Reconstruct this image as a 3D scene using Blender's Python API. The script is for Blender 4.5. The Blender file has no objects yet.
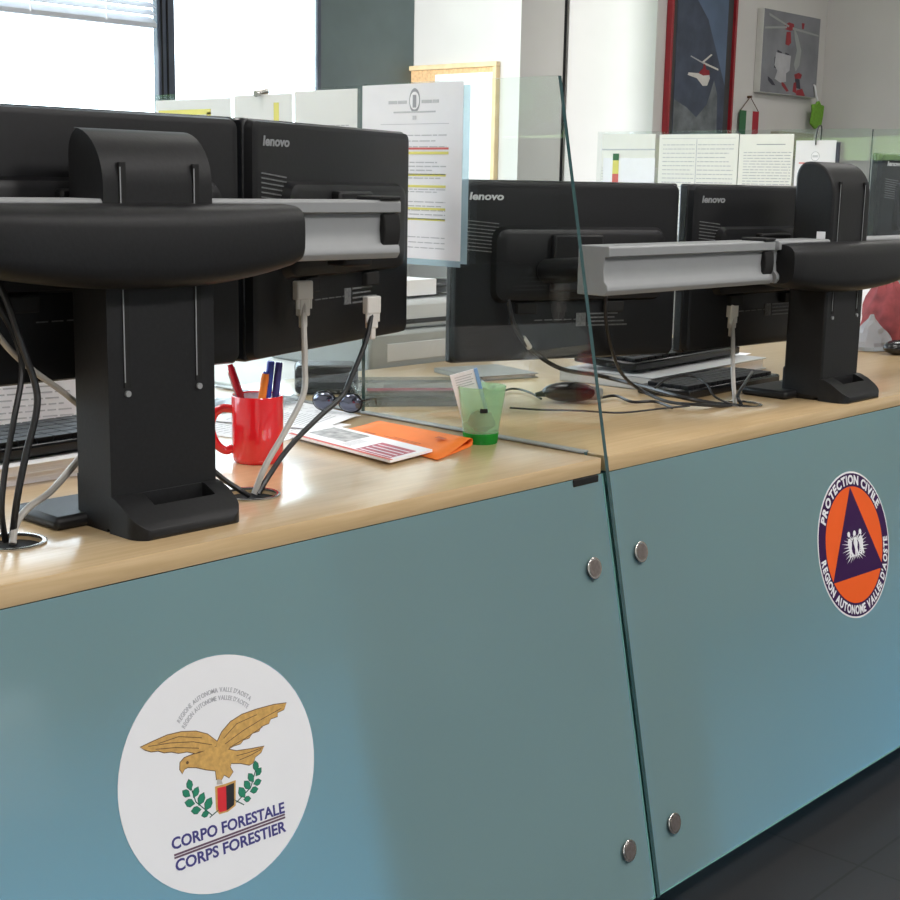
import bpy, bmesh, math, random
from mathutils import Vector, Matrix
random.seed(7)
SC = bpy.context.scene
COL = SC.collection
PI = math.pi
R = math.radians

# ------------------------------------------------------------------ materials
def mat(name, color, rough=.5, metal=0., coat=0., coat_rough=.05, noise=0., nscale=20., spec=.5, bump=0., alpha=1.):
    m = bpy.data.materials.new(name); m.use_nodes = True
    nt = m.node_tree; b = nt.nodes['Principled BSDF']
    b.inputs['Base Color'].default_value = (*color, 1)
    b.inputs['Roughness'].default_value = rough
    b.inputs['Metallic'].default_value = metal
    b.inputs['Coat Weight'].default_value = coat
    b.inputs['Coat Roughness'].default_value = coat_rough
    b.inputs['Specular IOR Level'].default_value = spec
    tc = nt.nodes.new('ShaderNodeTexCoord')
    nz = nt.nodes.new('ShaderNodeTexNoise'); nz.inputs['Scale'].default_value = nscale; nz.inputs['Detail'].default_value = 3
    nt.links.new(tc.outputs['Object'], nz.inputs['Vector'])
    if noise > 0:
        rp = nt.nodes.new('ShaderNodeValToRGB')
        rp.color_ramp.elements[0].position = .3; rp.color_ramp.elements[1].position = .7
        rp.color_ramp.elements[0].color = (*[c*(1-noise) for c in color], 1)
        rp.color_ramp.elements[1].color = (*[min(1, c*(1+noise)) for c in color], 1)
        nt.links.new(nz.outputs['Fac'], rp.inputs['Fac']); nt.links.new(rp.outputs['Color'], b.inputs['Base Color'])
    if bump > 0:
        bp = nt.nodes.new('ShaderNodeBump'); bp.inputs['Strength'].default_value = bump; bp.inputs['Distance'].default_value = .002
        nt.links.new(nz.outputs['Fac'], bp.inputs['Height']); nt.links.new(bp.outputs['Normal'], b.inputs['Normal'])
    return m

def glass(name, tint, ior=1.5, rough=0., extra=None):
    """clear sheet: tinted see-through light plus a Fresnel mirror reflection"""
    m = bpy.data.materials.new(name); m.use_nodes = True
    nt = m.node_tree; nt.nodes.clear()
    o = nt.nodes.new('ShaderNodeOutputMaterial'); mx = nt.nodes.new('ShaderNodeMixShader')
    t = nt.nodes.new('ShaderNodeBsdfTransparent'); t.inputs['Color'].default_value = (*tint, 1)
    g = nt.nodes.new('ShaderNodeBsdfGlossy'); g.inputs['Roughness'].default_value = rough
    f = nt.nodes.new('ShaderNodeFresnel'); f.inputs['IOR'].default_value = ior
    geo = nt.nodes.new('ShaderNodeNewGeometry')
    iorm = nt.nodes.new('ShaderNodeMix'); iorm.data_type = 'FLOAT'
    iorm.inputs['A'].default_value = ior; iorm.inputs['B'].default_value = 1.0/ior  # same mirror strength from either face
    nt.links.new(geo.outputs['Backfacing'], iorm.inputs['Factor'])
    nt.links.new(iorm.outputs['Result'], f.inputs['IOR'])
    nt.links.new(f.outputs['Fac'], mx.inputs['Fac']); nt.links.new(t.outputs['BSDF'], mx.inputs[1]); nt.links.new(g.outputs['BSDF'], mx.inputs[2])
    last = mx
    if extra:
        d = nt.nodes.new('ShaderNodeBsdfDiffuse'); d.inputs['Color'].default_value = (*extra[0], 1)
        m2 = nt.nodes.new('ShaderNodeMixShader'); m2.inputs['Fac'].default_value = extra[1]
        nt.links.new(mx.outputs[0], m2.inputs[1]); nt.links.new(d.outputs[0], m2.inputs[2]); last = m2
    nt.links.new(last.outputs[0], o.inputs['Surface'])
    return m

def wood_mat():
    m = mat('beech_laminate', (.62, .42, .22), .28, coat=.55, coat_rough=.16)
    nt = m.node_tree; b = nt.nodes['Principled BSDF']
    tc = nt.nodes.new('ShaderNodeTexCoord'); mp = nt.nodes.new('ShaderNodeMapping'); mp.inputs['Scale'].default_value = (3, 60, 60)
    nz = nt.nodes.new('ShaderNodeTexNoise'); nz.inputs['Scale'].default_value = 2.2; nz.inputs['Detail'].default_value = 6; nz.inputs['Distortion'].default_value = .4
    rp = nt.nodes.new('ShaderNodeValToRGB')
    rp.color_ramp.elements[0].position = .3; rp.color_ramp.elements[0].color = WOOD_A
    rp.color_ramp.elements[1].position = .72; rp.color_ramp.elements[1].color = WOOD_B
    nt.links.new(tc.outputs['Object'], mp.inputs['Vector']); nt.links.new(mp.outputs[0], nz.inputs['Vector'])
    nt.links.new(nz.outputs['Fac'], rp.inputs['Fac']); nt.links.new(rp.outputs[0], b.inputs['Base Color'])
    return m
WOOD_A = (.55, .385, .20, 1); WOOD_B = (.66, .48, .275, 1)

def tile_mat():
    m = mat('slate_floor_tile', (.05, .052, .058), .55)
    nt = m.node_tree; b = nt.nodes['Principled BSDF']
    tc = nt.nodes.new('ShaderNodeTexCoord'); mp = nt.nodes.new('ShaderNodeMapping'); mp.inputs['Location'].default_value = (-2.116/.45, -.985/.45, 0); mp.inputs['Scale'].default_value = (1/.45, 1/.45, 1)
    br = nt.nodes.new('ShaderNodeTexBrick'); br.offset = 0; br.inputs['Scale'].default_value = 1
    br.inputs['Brick Width'].default_value = 1; br.inputs['Row Height'].default_value = 1; br.inputs['Mortar Size'].default_value = .006
    br.inputs['Color1'].default_value = (.015, .0155, .017, 1); br.inputs['Color2'].default_value = (.018, .0185, .021, 1); br.inputs['Mortar'].default_value = (.005, .005, .005, 1)
    nt.links.new(tc.outputs['Object'], mp.inputs['Vector']); nt.links.new(mp.outputs[0], br.inputs['Vector'])
    nt.links.new(br.outputs['Color'], b.inputs['Base Color'])
    return m

PANELC, PANELT, PANELF = (.53, .80, .80), (.13, .60, 1.0), .70
def satin_glass():
    m = mat('satin_glass', PANELC, .45, coat=1., coat_rough=.09, noise=.05, nscale=1.6)
    nt = m.node_tree; b = nt.nodes['Principled BSDF']; o = nt.nodes['Material Output']
    t = nt.nodes.new('ShaderNodeBsdfTranslucent'); t.inputs['Color'].default_value = (*PANELT, 1)
    a = nt.nodes.new('ShaderNodeMixShader'); a.inputs['Fac'].default_value = PANELF
    nt.links.new(b.outputs[0], a.inputs[1]); nt.links.new(t.outputs[0], a.inputs[2]); nt.links.new(a.outputs[0], o.inputs['Surface'])
    return m
def thin_paper(name, color, f=.5):
    m = mat(name, color, .7, noise=.02, nscale=30); nt = m.node_tree; b = nt.nodes['Principled BSDF']; o = nt.nodes['Material Output']
    t = nt.nodes.new('ShaderNodeBsdfTranslucent'); t.inputs['Color'].default_value = (*color, 1)
    a = nt.nodes.new('ShaderNodeMixShader'); a.inputs['Fac'].default_value = f
    nt.links.new(b.outputs[0], a.inputs[1]); nt.links.new(t.outputs[0], a.inputs[2]); nt.links.new(a.outputs[0], o.inputs['Surface']); return m
M = dict(
 black=mat('black_plastic', (.010, .0102, .011), .5, noise=.15, nscale=200, bump=.08, spec=.28),
 blackshiny=mat('black_gloss_plastic', (.008, .0085, .010), .25, noise=.1, spec=.4),
 shell=mat('monitor_shell', (.008, .0083, .0095), .42, noise=.12, nscale=150, bump=.05, spec=.26),
 hole=mat('dark_recess', (.002, .002, .002), .8, noise=.1),
 alu=mat('brushed_aluminium', (.275, .283, .288), .5, .15, noise=.015, nscale=60),
 steel=mat('satin_steel', (.62, .60, .57), .25, 1., noise=.06, nscale=80),
 chrome=mat('chrome', (.75, .75, .78), .08, 1., noise=.02),
 wood=wood_mat(),
 panel=satin_glass(),
 clear=glass('clear_glass_body', (.90, .97, .96), 1.05),
 panel_edge=mat('glass_edge_green', (.16, .36, .33), .2, coat=.5, noise=.1),
 fin=mat('glass_edge_dark', (.025, .07, .075), .12, coat=.8, noise=.1),
 white=mat('white_paint', (.80, .80, .79), .7, noise=.02, nscale=4),
 paint=mat('grey_wall_paint', (.60, .585, .565), .75, noise=.03, nscale=3),
 ceil=mat('ceiling_paint', (.78, .78, .77), .8, noise=.02),
 tile=tile_mat(),
 frame=mat('window_frame_grey', (.07, .085, .12), .4, noise=.1),
 slate=mat('slate_panel', (.13, .175, .18), .5, noise=.08, nscale=6),
 paper=mat('white_paper', (.88, .87, .89), .7, noise=.02, nscale=30),
 paper2=mat('cream_paper', (.87, .86, .80), .7, noise=.03, nscale=30),
 hung=thin_paper('thin_white_paper', (.92, .91, .93), .25),
 hung3=thin_paper('backlit_paper', (.97, .97, .96), .75),
 hung2=thin_paper('thin_cream_paper', (.90, .89, .83), .15),
 ink=mat('grey_ink', (.30, .30, .32), .7, noise=.1),
 inklight=mat('pale_ink', (.52, .52, .54), .7, noise=.1),
 yel=mat('yellow_marker', (.72, .66, .16), .7, noise=.05),
 redink=mat('red_ink', (.62, .12, .10), .6, noise=.05),
 red=mat('red_ceramic', (.74, .014, .022), .16, coat=.8, noise=.03),
 redcap=mat('red_pen_plastic', (.55, .01, .03), .25, noise=.03),
 orange=mat('orange_paper', (.88, .20, .02), .6, noise=.05, nscale=40),
 orangepen=mat('orange_pen_plastic', (.85, .22, .02), .3, noise=.03),
 blue=mat('blue_pen_plastic', (.03, .05, .36), .25, noise=.03),
 navy=mat('navy_pen_plastic', (.05, .04, .20), .25, noise=.03),
 lightblue=mat('light_blue_card', (.25, .42, .75), .5, noise=.04),
 greenglass=glass('green_tinted_plastic', (.80, .95, .80), 1.35, .1, ((.55, .74, .55), .28)),
 greenbase=glass('green_solid_base', (.12, .62, .16), 1.4, .05, ((.03, .42, .06), .5)),
 trinket=mat('brown_scraps', (.16, .10, .05), .5, noise=.4, nscale=60),
 cable=mat('black_cable', (.010, .010, .011), .4, noise=.1),
 cablegrey=mat('grey_cable', (.42, .40, .37), .5, noise=.05),
 plug=mat('pale_plug', (.62, .60, .57), .5, noise=.05),
 key=mat('dark_keycap', (.014, .014, .016), .5, noise=.2, nscale=90, spec=.2),
 lgrey=mat('light_grey_plastic', (.52, .53, .54), .45, noise=.03),
 mgrey=mat('mid_grey_plastic', (.30, .315, .31), .45, noise=.04),
 logo=mat('silver_logo', (.62, .63, .65), .5, noise=.02),
 faint=mat('faint_grey_print', (.13, .135, .14), .5, noise=.3, nscale=300),
 logodim=mat('dim_silver_logo', (.26, .27, .28), .4, noise=.02),
 dglass=glass('divider_glass', (.94, .962, .953), 1.5),
 wglass=glass('window_glass', (.97, .98, .98), 1.45),
 sleeve=glass('clear_sleeve', (.86, .94, .97), 1.3, .15, ((.62, .80, .88), .35)),
 acrylic=glass('clear_acrylic', (.82, .85, .84), 1.45, .05, ((.5, .52, .5), .22)),
 bag=glass('crumpled_clear_plastic', (.72, .76, .78), 1.5, .15, ((.45, .48, .5), .45)),
 lens=mat('mirrored_lens', (.10, .11, .16), .06, .8, coat=1., noise=.05),
 maroon=mat('maroon_cloth', (.22, .04, .045), .8, noise=.35, nscale=30, bump=.6),
 redframe=mat('red_frame', (.28, .012, .02), .35, noise=.1),
 mount=mat('charcoal_mount', (.045, .045, .045), .6, noise=.1),
 sky=mat('poster_sky', (.085, .125, .20), .5, noise=.25, nscale=5),
 slope=mat('poster_mountain', (.045, .058, .090), .5, noise=.35, nscale=9),
 glacier=mat('poster_ice', (.12, .135, .145), .5, noise=.5, nscale=14),
 canvas=mat('photo_canvas', (.20, .205, .225), .6, noise=.18, nscale=7),
 figred=mat('rescue_red', (.26, .02, .03), .6, noise=.2),
 figdark=mat('rescue_dark', (.03, .03, .045), .6, noise=.2),
 figgrey=mat('rescue_grey', (.42, .42, .44), .6, noise=.1),
 figwhite=mat('rescue_white', (.62, .60, .56), .6, noise=.1),
 flaggreen=mat('flag_green', (.03, .13, .05), .7, noise=.05),
 flagwhite=mat('flag_white', (.55, .55, .52), .7, noise=.05),
 flagred=mat('flag_red', (.35, .015, .03), .7, noise=.05),
 limeg=mat('green_felt', (.15, .34, .03), .8, noise=.15, nscale=60),
 beige=mat('beige_card', (.36, .34, .26), .7, noise=.06),
 cork=mat('cork', (.72, .46, .24), .8, noise=.2, nscale=90),
 boardwood=mat('pale_board_frame', (.78, .60, .36), .55, noise=.1),
 lawn=mat('lawn_grass', (.34, .50, .13), .9, noise=.3, nscale=.8),
 leaves=mat('woodland_leaves', (.10, .17, .10), .9, noise=.4, nscale=1.2),
 ground=mat('paving', (.35, .34, .33), .9, noise=.1),
 disc=mat('white_vinyl', (.78, .78, .80), .4, noise=.01),
 gold=mat('eagle_gold', (.56, .33, .095), .5, noise=.16, nscale=200),
 outline=mat('eagle_brown', (.10, .045, .02), .5, noise=.1),
 leaf=mat('laurel_green', (.012, .20, .11), .5, noise=.1),
 leafdark=mat('laurel_dark', (.01, .07, .05), .5, noise=.1),
 ered=mat('shield_red', (.62, .02, .03), .4, noise=.03),
 eblack=mat('shield_black', (.012, .012, .014), .4, noise=.1),
 eblue=mat('lettering_blue', (.045, .04, .20), .5, noise=.05),
 ebar=mat('bar_plum', (.12, .06, .10), .5, noise=.05),
 egrey=mat('small_print_grey', (.42, .42, .45), .5, noise=.05),
 claw=mat('claw_grey', (.45, .43, .40), .5, noise=.05),
 purple=mat('ring_purple', (.035, .008, .060), .5, noise=.05, spec=.15),
 eorange=mat('roundel_orange', (.78, .105, .015), .5, noise=.03, spec=.2),
 blind=mat('blind_slat', (.62, .63, .68), .4, noise=.03),
 carcass=mat('counter_carcass', (.04, .04, .04), .7, noise=.05),
)

# ------------------------------------------------------------------ mesh helper
def catmull(pts, n=8):
    P = [Vector(p) for p in pts]
    if len(P) < 3: return P
    P = [P[0]*2-P[1]] + P + [P[-1]*2-P[-2]]
    out = []
    for i in range(1, len(P)-2):
        a, b, c, d = P[i-1:i+3]
        for k in range(n):
            t = k/n
            out.append(.5*((2*b)+(c-a)*t+(2*a-5*b+4*c-d)*t*t+(3*b-a-3*c+d)*t**3))
    out.append(P[-2]); return out

class MB:
    def __init__(s): s.bm = bmesh.new()
    def v(s, p): return s.bm.verts.new(p)
    def f(s, vs, mi=0):
        try:
            fc = s.bm.faces.new(vs); fc.material_index = mi; return fc
        except ValueError: return None
    def box(s, x0, x1, y0, y1, z0, z1, mi=0, mtx=None):
        c = [(x0,y0,z0),(x1,y0,z0),(x1,y1,z0),(x0,y1,z0),(x0,y0,z1),(x1,y0,z1),(x1,y1,z1),(x0,y1,z1)]
        if mtx: c = [mtx @ Vector(p) for p in c]
        V = [s.v(p) for p in c]
        for q in ((0,3,2,1),(4,5,6,7),(0,1,5,4),(1,2,6,5),(2,3,7,6),(3,0,4,7)): s.f([V[i] for i in q], mi)
        return s
    def prism(s, pts, o, u, w, n, depth, mi=0, mi_side=None):
        o, u, w, n = Vector(o), Vector(u), Vector(w), Vector(n)
        A = [s.v(o+u*a+w*b) for a, b in pts]; B = [s.v(o+u*a+w*b+n*depth) for a, b in pts]
        s.f(list(reversed(A)), mi); s.f(B, mi); k = len(pts); ms = mi if mi_side is None else mi_side
        for i in range(k): s.f([A[i], A[(i+1)%k], B[(i+1)%k], B[i]], ms)
        return s
    def loft(s, rings, mi=0, cap=True, closed=True):
        VR = [[s.v(p) for p in r] for r in rings]; k = len(rings[0])
        for a, b in zip(VR, VR[1:]):
            for i in range(k if closed else k-1): s.f([a[i], a[(i+1)%k], b[(i+1)%k], b[i]], mi)
        if cap: s.f(list(reversed(VR[0])), mi); s.f(VR[-1], mi)
        return s
    def cyl(s, p0, p1, r0, r1=None, seg=24, mi=0):
        p0, p1 = Vector(p0), Vector(p1); r1 = r0 if r1 is None else r1
        d = (p1-p0).normalized(); a = d.orthogonal().normalized(); b = d.cross(a)
        ring = lambda p, r: [p+(a*math.cos(t)+b*math.sin(t))*r for t in (2*PI*i/seg for i in range(seg))]
        return s.loft([ring(p0, r0), ring(p1, r1)], mi)
    def tube(s, pts, r, seg=10, n=8, mi=0, smooth=True):
        P = catmull(pts, n) if smooth else [Vector(p) for p in pts]
        rings = []; a = None
        for i, p in enumerate(P):
            d = (P[min(i+1, len(P)-1)]-P[max(i-1, 0)]).normalized()
            if a is None: a = d.orthogonal().normalized()
            a = (a-d*a.dot(d)).normalized(); b = d.cross(a)
            rings.append([p+(a*math.cos(t)+b*math.sin(t))*r for t in (2*PI*k/seg for k in range(seg))])
        return s.loft(rings, mi)
    def lathe(s, prof, c=(0,0,0), seg=48, mi=0):
        c = Vector(c)
        rings = [[c+Vector((r*math.cos(t), r*math.sin(t), z)) for t in (2*PI*k/seg for k in range(seg))] for r, z in prof]
        return s.loft(rings, mi, cap=True)
    def blob(s, c, rad, seg=16, rings=10, jit=0., mi=0, sy=None):
        c = Vector(c); rr = []
        for i in range(rings+1):
            th = -PI/2+PI*i/rings; row = []
            for k in range(seg):
                ph = 2*PI*k/seg
                j = 1+(random.uniform(-jit, jit) if jit else 0)
                cr = max(math.cos(th), .02)
                row.append(c+Vector((rad[0]*cr*math.cos(ph)*j, rad[1]*cr*math.sin(ph)*j, rad[2]*math.sin(th)*j)))
            rr.append(row)
        return s.loft(rr, mi)
    def mesh(s, me, mtx, mi=0):
        base = len(s.bm.verts); vs = [s.v(mtx @ v.co) for v in me.vertices]
        for p in me.polygons: s.f([vs[i] for i in p.vertices], mi)
        return s
    def build(s, name, mats, parent=None, bevel=0., seg=2, smooth=True, angle=38, loc=None):
        bmesh.ops.recalc_face_normals(s.bm, faces=s.bm.faces[:])
        me = bpy.data.meshes.new(name); s.bm.to_mesh(me); s.bm.free()
        for m in (mats if isinstance(mats, (list, tuple)) else [mats]): me.materials.append(M[m] if isinstance(m, str) else m)
        if smooth:
            for p in me.polygons: p.use_smooth = True
            me.set_sharp_from_angle(angle=R(angle))
        o = bpy.data.objects.new(name, me); COL.objects.link(o)
        if loc: o.location = loc
        if parent: o.parent = parent
        if bevel:
            b = o.modifiers.new('bevel', 'BEVEL'); b.width = bevel; b.segments = seg; b.limit_method = 'ANGLE'; b.angle_limit = R(40)
        return o

def tag(o, label, cat, group=None):
    o['label'] = label; o['category'] = cat
    if group: o['group'] = group
    return o
def thing(name, label, cat, loc=(0,0,0), rz=0., group=None):
    o = bpy.data.objects.new(name, None); COL.objects.link(o)
    o.empty_display_size = .05
    o.location = loc; o.rotation_euler = (0, 0, rz)
    return tag(o, label, cat, group)
def struct(o): o['kind'] = 'structure'; return o
def copy_tree(o, parent=None):
    c = o.copy(); COL.objects.link(c)
    if parent: c.parent = parent
    for ch in list(o.children): copy_tree(ch, c)
    return c
def cut(o, mb, op='DIFFERENCE'):
    """carve a hollow out of a mesh object"""
    me = bpy.data.meshes.new('tmp'); bmesh.ops.recalc_face_normals(mb.bm, faces=mb.bm.faces[:]); mb.bm.to_mesh(me); mb.bm.free()
    c = bpy.data.objects.new('tmp', me); COL.objects.link(c); c.parent = o.parent
    m = o.modifiers.new('cut', 'BOOLEAN'); m.object = c; m.solver = 'EXACT'; m.operation = op
    bpy.context.view_layer.update()
    new = bpy.data.meshes.new_from_object(o.evaluated_get(bpy.context.evaluated_depsgraph_get()))
    o.modifiers.clear(); o.data = new
    for p in new.polygons: p.use_smooth = True
    new.set_sharp_from_angle(angle=R(35))
    bpy.data.objects.remove(c)

_txt = {}
def glyphs(s, shear=0., bold=0.):
    k = (s, shear, bold)
    if k in _txt: return _txt[k]
    cu = bpy.data.curves.new('t', 'FONT'); cu.body = s; cu.size = 1; cu.extrude = .02; cu.shear = shear; cu.offset = bold; cu.resolution_u = 3
    ob = bpy.data.objects.new('t', cu); COL.objects.link(ob); bpy.context.view_layer.update()
    me = bpy.data.meshes.new_from_object(ob.evaluated_get(bpy.context.evaluated_depsgraph_get()))
    bpy.data.objects.remove(ob); xs = [v.co.x for v in me.vertices]; ys = [v.co.y for v in me.vertices]
    _txt[k] = (me, min(xs), max(xs), min(ys), max(ys)); return _txt[k]
def frame(o, u, w, n):
    m = Matrix.Identity(4); m.col[0][:3] = u; m.col[1][:3] = w; m.col[2][:3] = n; m.col[3][:3] = o; return m
def text(mb, s, fr, x, y, width, height, ang=0., shear=0., bold=0., t=.0004, mi=0):
    """lettering of a given width and cap height, lower left corner at (x, y) of the frame"""
    me, a, b, c, d = glyphs(s, shear, bold); cap = glyphs('H')[4]
    mb.mesh(me, fr @ Matrix.Translation((x, y, 0)) @ Matrix.Rotation(ang, 4, 'Z') @ Matrix.Diagonal((width/(b-a), height/cap, t/.04, 1)) @ Matrix.Translation((-a, 0, .02)), mi)
def arc_text(mb, s, fr, rad, a0, a1, height, inward=False, bold=0., t=.0004, mi=0):
    """lettering along a circle from angle a0 to a1 (degrees)"""
    ws = []
    for ch in s:
        if ch == ' ': ws.append(.34)
        else:
            _, a, b, _, _ = glyphs(ch, 0, bold); ws.append(b-a+.09)
    tot = sum(ws); pos = 0; cap = glyphs('H')[4]
    for ch, wd in zip(s, ws):
        fmid = (pos+wd/2)/tot; pos += wd
        if ch == ' ': continue
        ang = R(a0+(a1-a0)*fmid); me, a, b, c, d = glyphs(ch, 0, bold)
        sx = abs(R(a1-a0))*rad/tot
        rot = ang+PI/2 if inward else ang-PI/2
        mb.mesh(me, fr @ Matrix.Translation((rad*math.cos(ang), rad*math.sin(ang), 0)) @ Matrix.Rotation(rot, 4, 'Z') @ Matrix.Diagonal((sx, height/cap, t/.04, 1)) @ Matrix.Translation((-(a+b)/2, -cap/2, .02)), mi)
def circle(r, n=64, c=(0,0)): return [(c[0]+r*math.cos(2*PI*i/n), c[1]+r*math.sin(2*PI*i/n)) for i in range(n)]
def ribbon(mb, pts, fr, wd, n0, t, mi=0):
    for (a, b), (c, d) in zip(pts, pts[1:]):
        L = math.hypot(c-a, d-b) or 1e-6; px, py = -(d-b)/L*wd/2, (c-a)/L*wd/2
        q = [(a-px, b-py), (c-px, d-py), (c+px, d+py), (a+px, b+py)]
        flat(mb, q, fr, n0, t, mi)
def flat(mb, pts, fr, n0, t, mi=0):
    u, w, n, o = fr.col[0].to_3d(), fr.col[1].to_3d(), fr.col[2].to_3d(), fr.col[3].to_3d()
    mb.prism(pts, o+n*n0, u, w, n, t, mi)

X, Y, Z = Vector((1,0,0)), Vector((0,1,0)), Vector((0,0,1))
WORLD, EXPO, SUN = 6.0, 0.34, 3.0
FZ0, FZ1, FWIN = .05, .75, [(-.6, 1.2), (1.9, 3.25)]
FILL_LAMPS = [(.4, -.9, 42), (2.4, -.9, 42), (4.6, -.9, 34), (.5, 2.5, 24), (2.6, 2.4, 8), (5.3, 2.0, 13), (3.3, .9, 14)]
DZ = .74                                   # desk height

# ------------------------------------------------------------------ setting
XL, XR, YF, YB, ZC = -1.0, 6.65, -3.4, 4.77, 2.9
struct(MB().box(XL-.1, XR+.1, YF-.1, YB+.1, -.1, 0).build('floor', 'tile', smooth=False))
struct(MB().box(XL-.1, XR+.1, YF-.1, YB+.1, ZC, ZC+.1).build('ceiling', 'ceil', smooth=False))
struct(MB().box(-60, 60, -60, 60, -.35, -.12).build('floor_outside', 'ground', smooth=False))
# back wall: a band of windows from x -0.9 to 4.83
b = MB()
b.box(XL, -.9, YB, YB+.1, 0, ZC); b.box(-.9, 4.83, YB, YB+.1, 0, .95); b.box(-.9, 4.83, YB, YB+.1, 2.75, ZC); b.box(4.83, XR, YB, YB+.1, 0, ZC)
struct(b.build('wall_back', 'paint', smooth=False))
for i, (xa, xb) in enumerate(((-.9, .65), (.65, 2.2))):  # unseen windows left of view, extended to let in more daylight
    w = struct(MB().box(xa, xa+.06, YB, YB+.08, .95, 2.75).box(xa+.06, xb, YB, YB+.08, .95, 1.0).box(xa+.06, xb, YB, YB+.08, 2.70, 2.75).build('window_%d' % (8+i), 'frame', bevel=.006))
    MB().box(xa+.06, xb, YB+.035, YB+.043, 1.0, 2.70).build('pane', 'wglass', w, smooth=False)
w = struct(MB().box(2.2, 2.26, YB, YB+.08, .95, 2.75).box(3.372, 3.455, YB-.03, YB+.005, .95, 2.75).box(2.26, 3.372, YB, YB+.08, .95, 1.0).box(2.26, 3.372, YB, YB+.08, 2.70, 2.75).build('window_1', 'frame', bevel=.006))
MB().box(2.26, 3.40, YB+.006, YB+.012, 1.0, 2.70).build('pane', 'wglass', w, smooth=False)
MB().box(3.385, 3.392, YB-.034, YB-.029, 1.0, 2.70).box(3.412, 3.419, YB-.034, YB-.029, 1.0, 2.70).build('gasket', 'hole', w, smooth=False)
w = struct(MB().box(4.222, 4.245, YB-.015, YB+.004, .95, 2.75).box(3.455, 4.215, YB, YB+.08, .95, 1.0).box(3.455, 4.215, YB, YB+.08, 2.70, 2.75).build('window_2', 'frame', bevel=.004))
MB().box(3.43, 4.235, YB+.006, YB+.012, 1.0, 2.70).build('pane', 'wglass', w, smooth=False)
struct(MB().box(4.245, 4.83, YB-.010, YB+.004, .95, 2.75).build('window_3', 'slate', bevel=.004))
struct(MB().box(-.9, 4.83, YB-.14, YB, .91, .95).build('trim_1', 'white', bevel=.004))
# pillar and projecting block
struct(MB().box(4.83, 5.13, 4.105, YB, 0, ZC).build('wall_pillar', 'paint', smooth=False))
struct(MB().box(5.13, 5.168, 4.12, YB, 0, ZC).build('gap_shade', 'hole', smooth=False))  # black filler painting in the shade of the gap
struct(MB().box(5.168, XR, 3.625, YB, 0, ZC).build('wall_recess', 'paint', smooth=False))
struct(MB().box(XR, XR+.1, YF, YB, 0, ZC).build('wall_right', 'paint', smooth=False))
# left wall with a window
WL0, WL1, WZ0, WZ1 = 3.35, 4.70, 1.30, 2.75
b = MB()
b.box(XL-.1, XL, YF, WL0, 0, ZC); b.box(XL-.1, XL, WL1, YB, 0, ZC); b.box(XL-.1, XL, WL0, WL1, 0, WZ0); b.box(XL-.1, XL, WL0, WL1, WZ1, ZC)
struct(b.build('wall_left', 'paint', smooth=False))
w = struct(MB().box(XL-.08, XL-.02, WL0, WL0+.03, WZ0, WZ1).box(XL-.08, XL-.02, WL1-.03, WL1, WZ0, WZ1).box(XL-.08, XL-.02, WL0, WL1, WZ1-.03, WZ1).box(XL-.08, XL-.02, WL0, WL1, WZ0, WZ0+.02).build('window_4', 'frame', bevel=.004))
MB().box(XL-.054, XL-.046, WL0+.03, WL1-.03, WZ0+.02, WZ1-.03).build('pane', 'wglass', w, smooth=False)
# unseen windows behind the viewer, set low to shape the panels' reflections
b = MB(); b.box(XL, XR, YF-.1, YF, 0, FZ0); b.box(XL, XR, YF-.1, YF, FZ1, ZC)
fw = FWIN; xs = [XL]+[v for p in fw for v in p]+[XR]
for k in range(0, len(xs), 2): b.box(xs[k], xs[k+1], YF-.1, YF, FZ0, FZ1)
struct(b.build('wall_front', 'paint', smooth=False))
for i, (xa, xb) in enumerate(fw):
    w = struct(MB().box(xa, xa+.06, YF-.08, YF-.02, FZ0, FZ1).box(xb-.06, xb, YF-.08, YF-.02, FZ0, FZ1).box(xa, xb, YF-.08, YF-.02, FZ0, FZ0+.06).box(xa, xb, YF-.08, YF-.02, FZ1-.06, FZ1).build('window_%d' % (5+i), 'frame', bevel=.004))
    MB().box(xa+.06, xb-.06, YF-.054, YF-.046, FZ0+.06, FZ1-.06).build('pane', 'wglass', w, smooth=False)
# meadow slope and trees seen mirrored in the glass
b = MB()
nx, ny = 24, 24
vv = [[b.v((-2.5-i*40/nx, -20+j*70/ny, -.1+min(1, i/6)*1.0+i*.10+random.uniform(-.05, .05))) for j in range(ny+1)] for i in range(nx+1)]
for i in range(nx):
    for j in range(ny): b.f([vv[i][j], vv[i+1][j], vv[i+1][j+1], vv[i][j+1]])
struct(b.build('lawn_slope', 'lawn'))
b = MB()
for i in range(20):
    yy = 21+i*1.25+random.uniform(-.5, .5); rad = random.uniform(1.6, 2.8)
    b.blob((-33+random.uniform(-3, 3), yy, 3.6+random.uniform(0, 2.2)), (rad, rad, rad*1.5), 12, 8, .12)
o = b.build('woodland', 'leaves'); o['kind'] = 'stuff'; tag(o, 'green woodland mirrored in the glass divider', 'trees')

# venetian blind in the left window
t = thing('venetian_blind', 'raised white venetian blind in the far left window', 'blind', (2.81, YB-.05, 1.71))
MB().box(-.53, .53, -.02, .02, 0, .018).build('bottom_rail', 'blind', t, bevel=.003)
b = MB()
for k in range(26):
    z = .03+k*.028
    b.box(-.53, .53, -.02, .02, -.0006, .0006, mtx=Matrix.Translation((0, 0, z)) @ Matrix.Rotation(R(38), 4, 'X'))
b.build('slats', 'blind', t, smooth=False)
for xx in (-.33, -.02, .30): MB().cyl((xx, -.024, .01), (xx, -.024, .75), .0025, seg=6).build('cord', 'paper', t)
MB().box(-.53, .53, -.025, .03, .74, .785).build('headrail', 'blind', t, bevel=.003)

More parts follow.
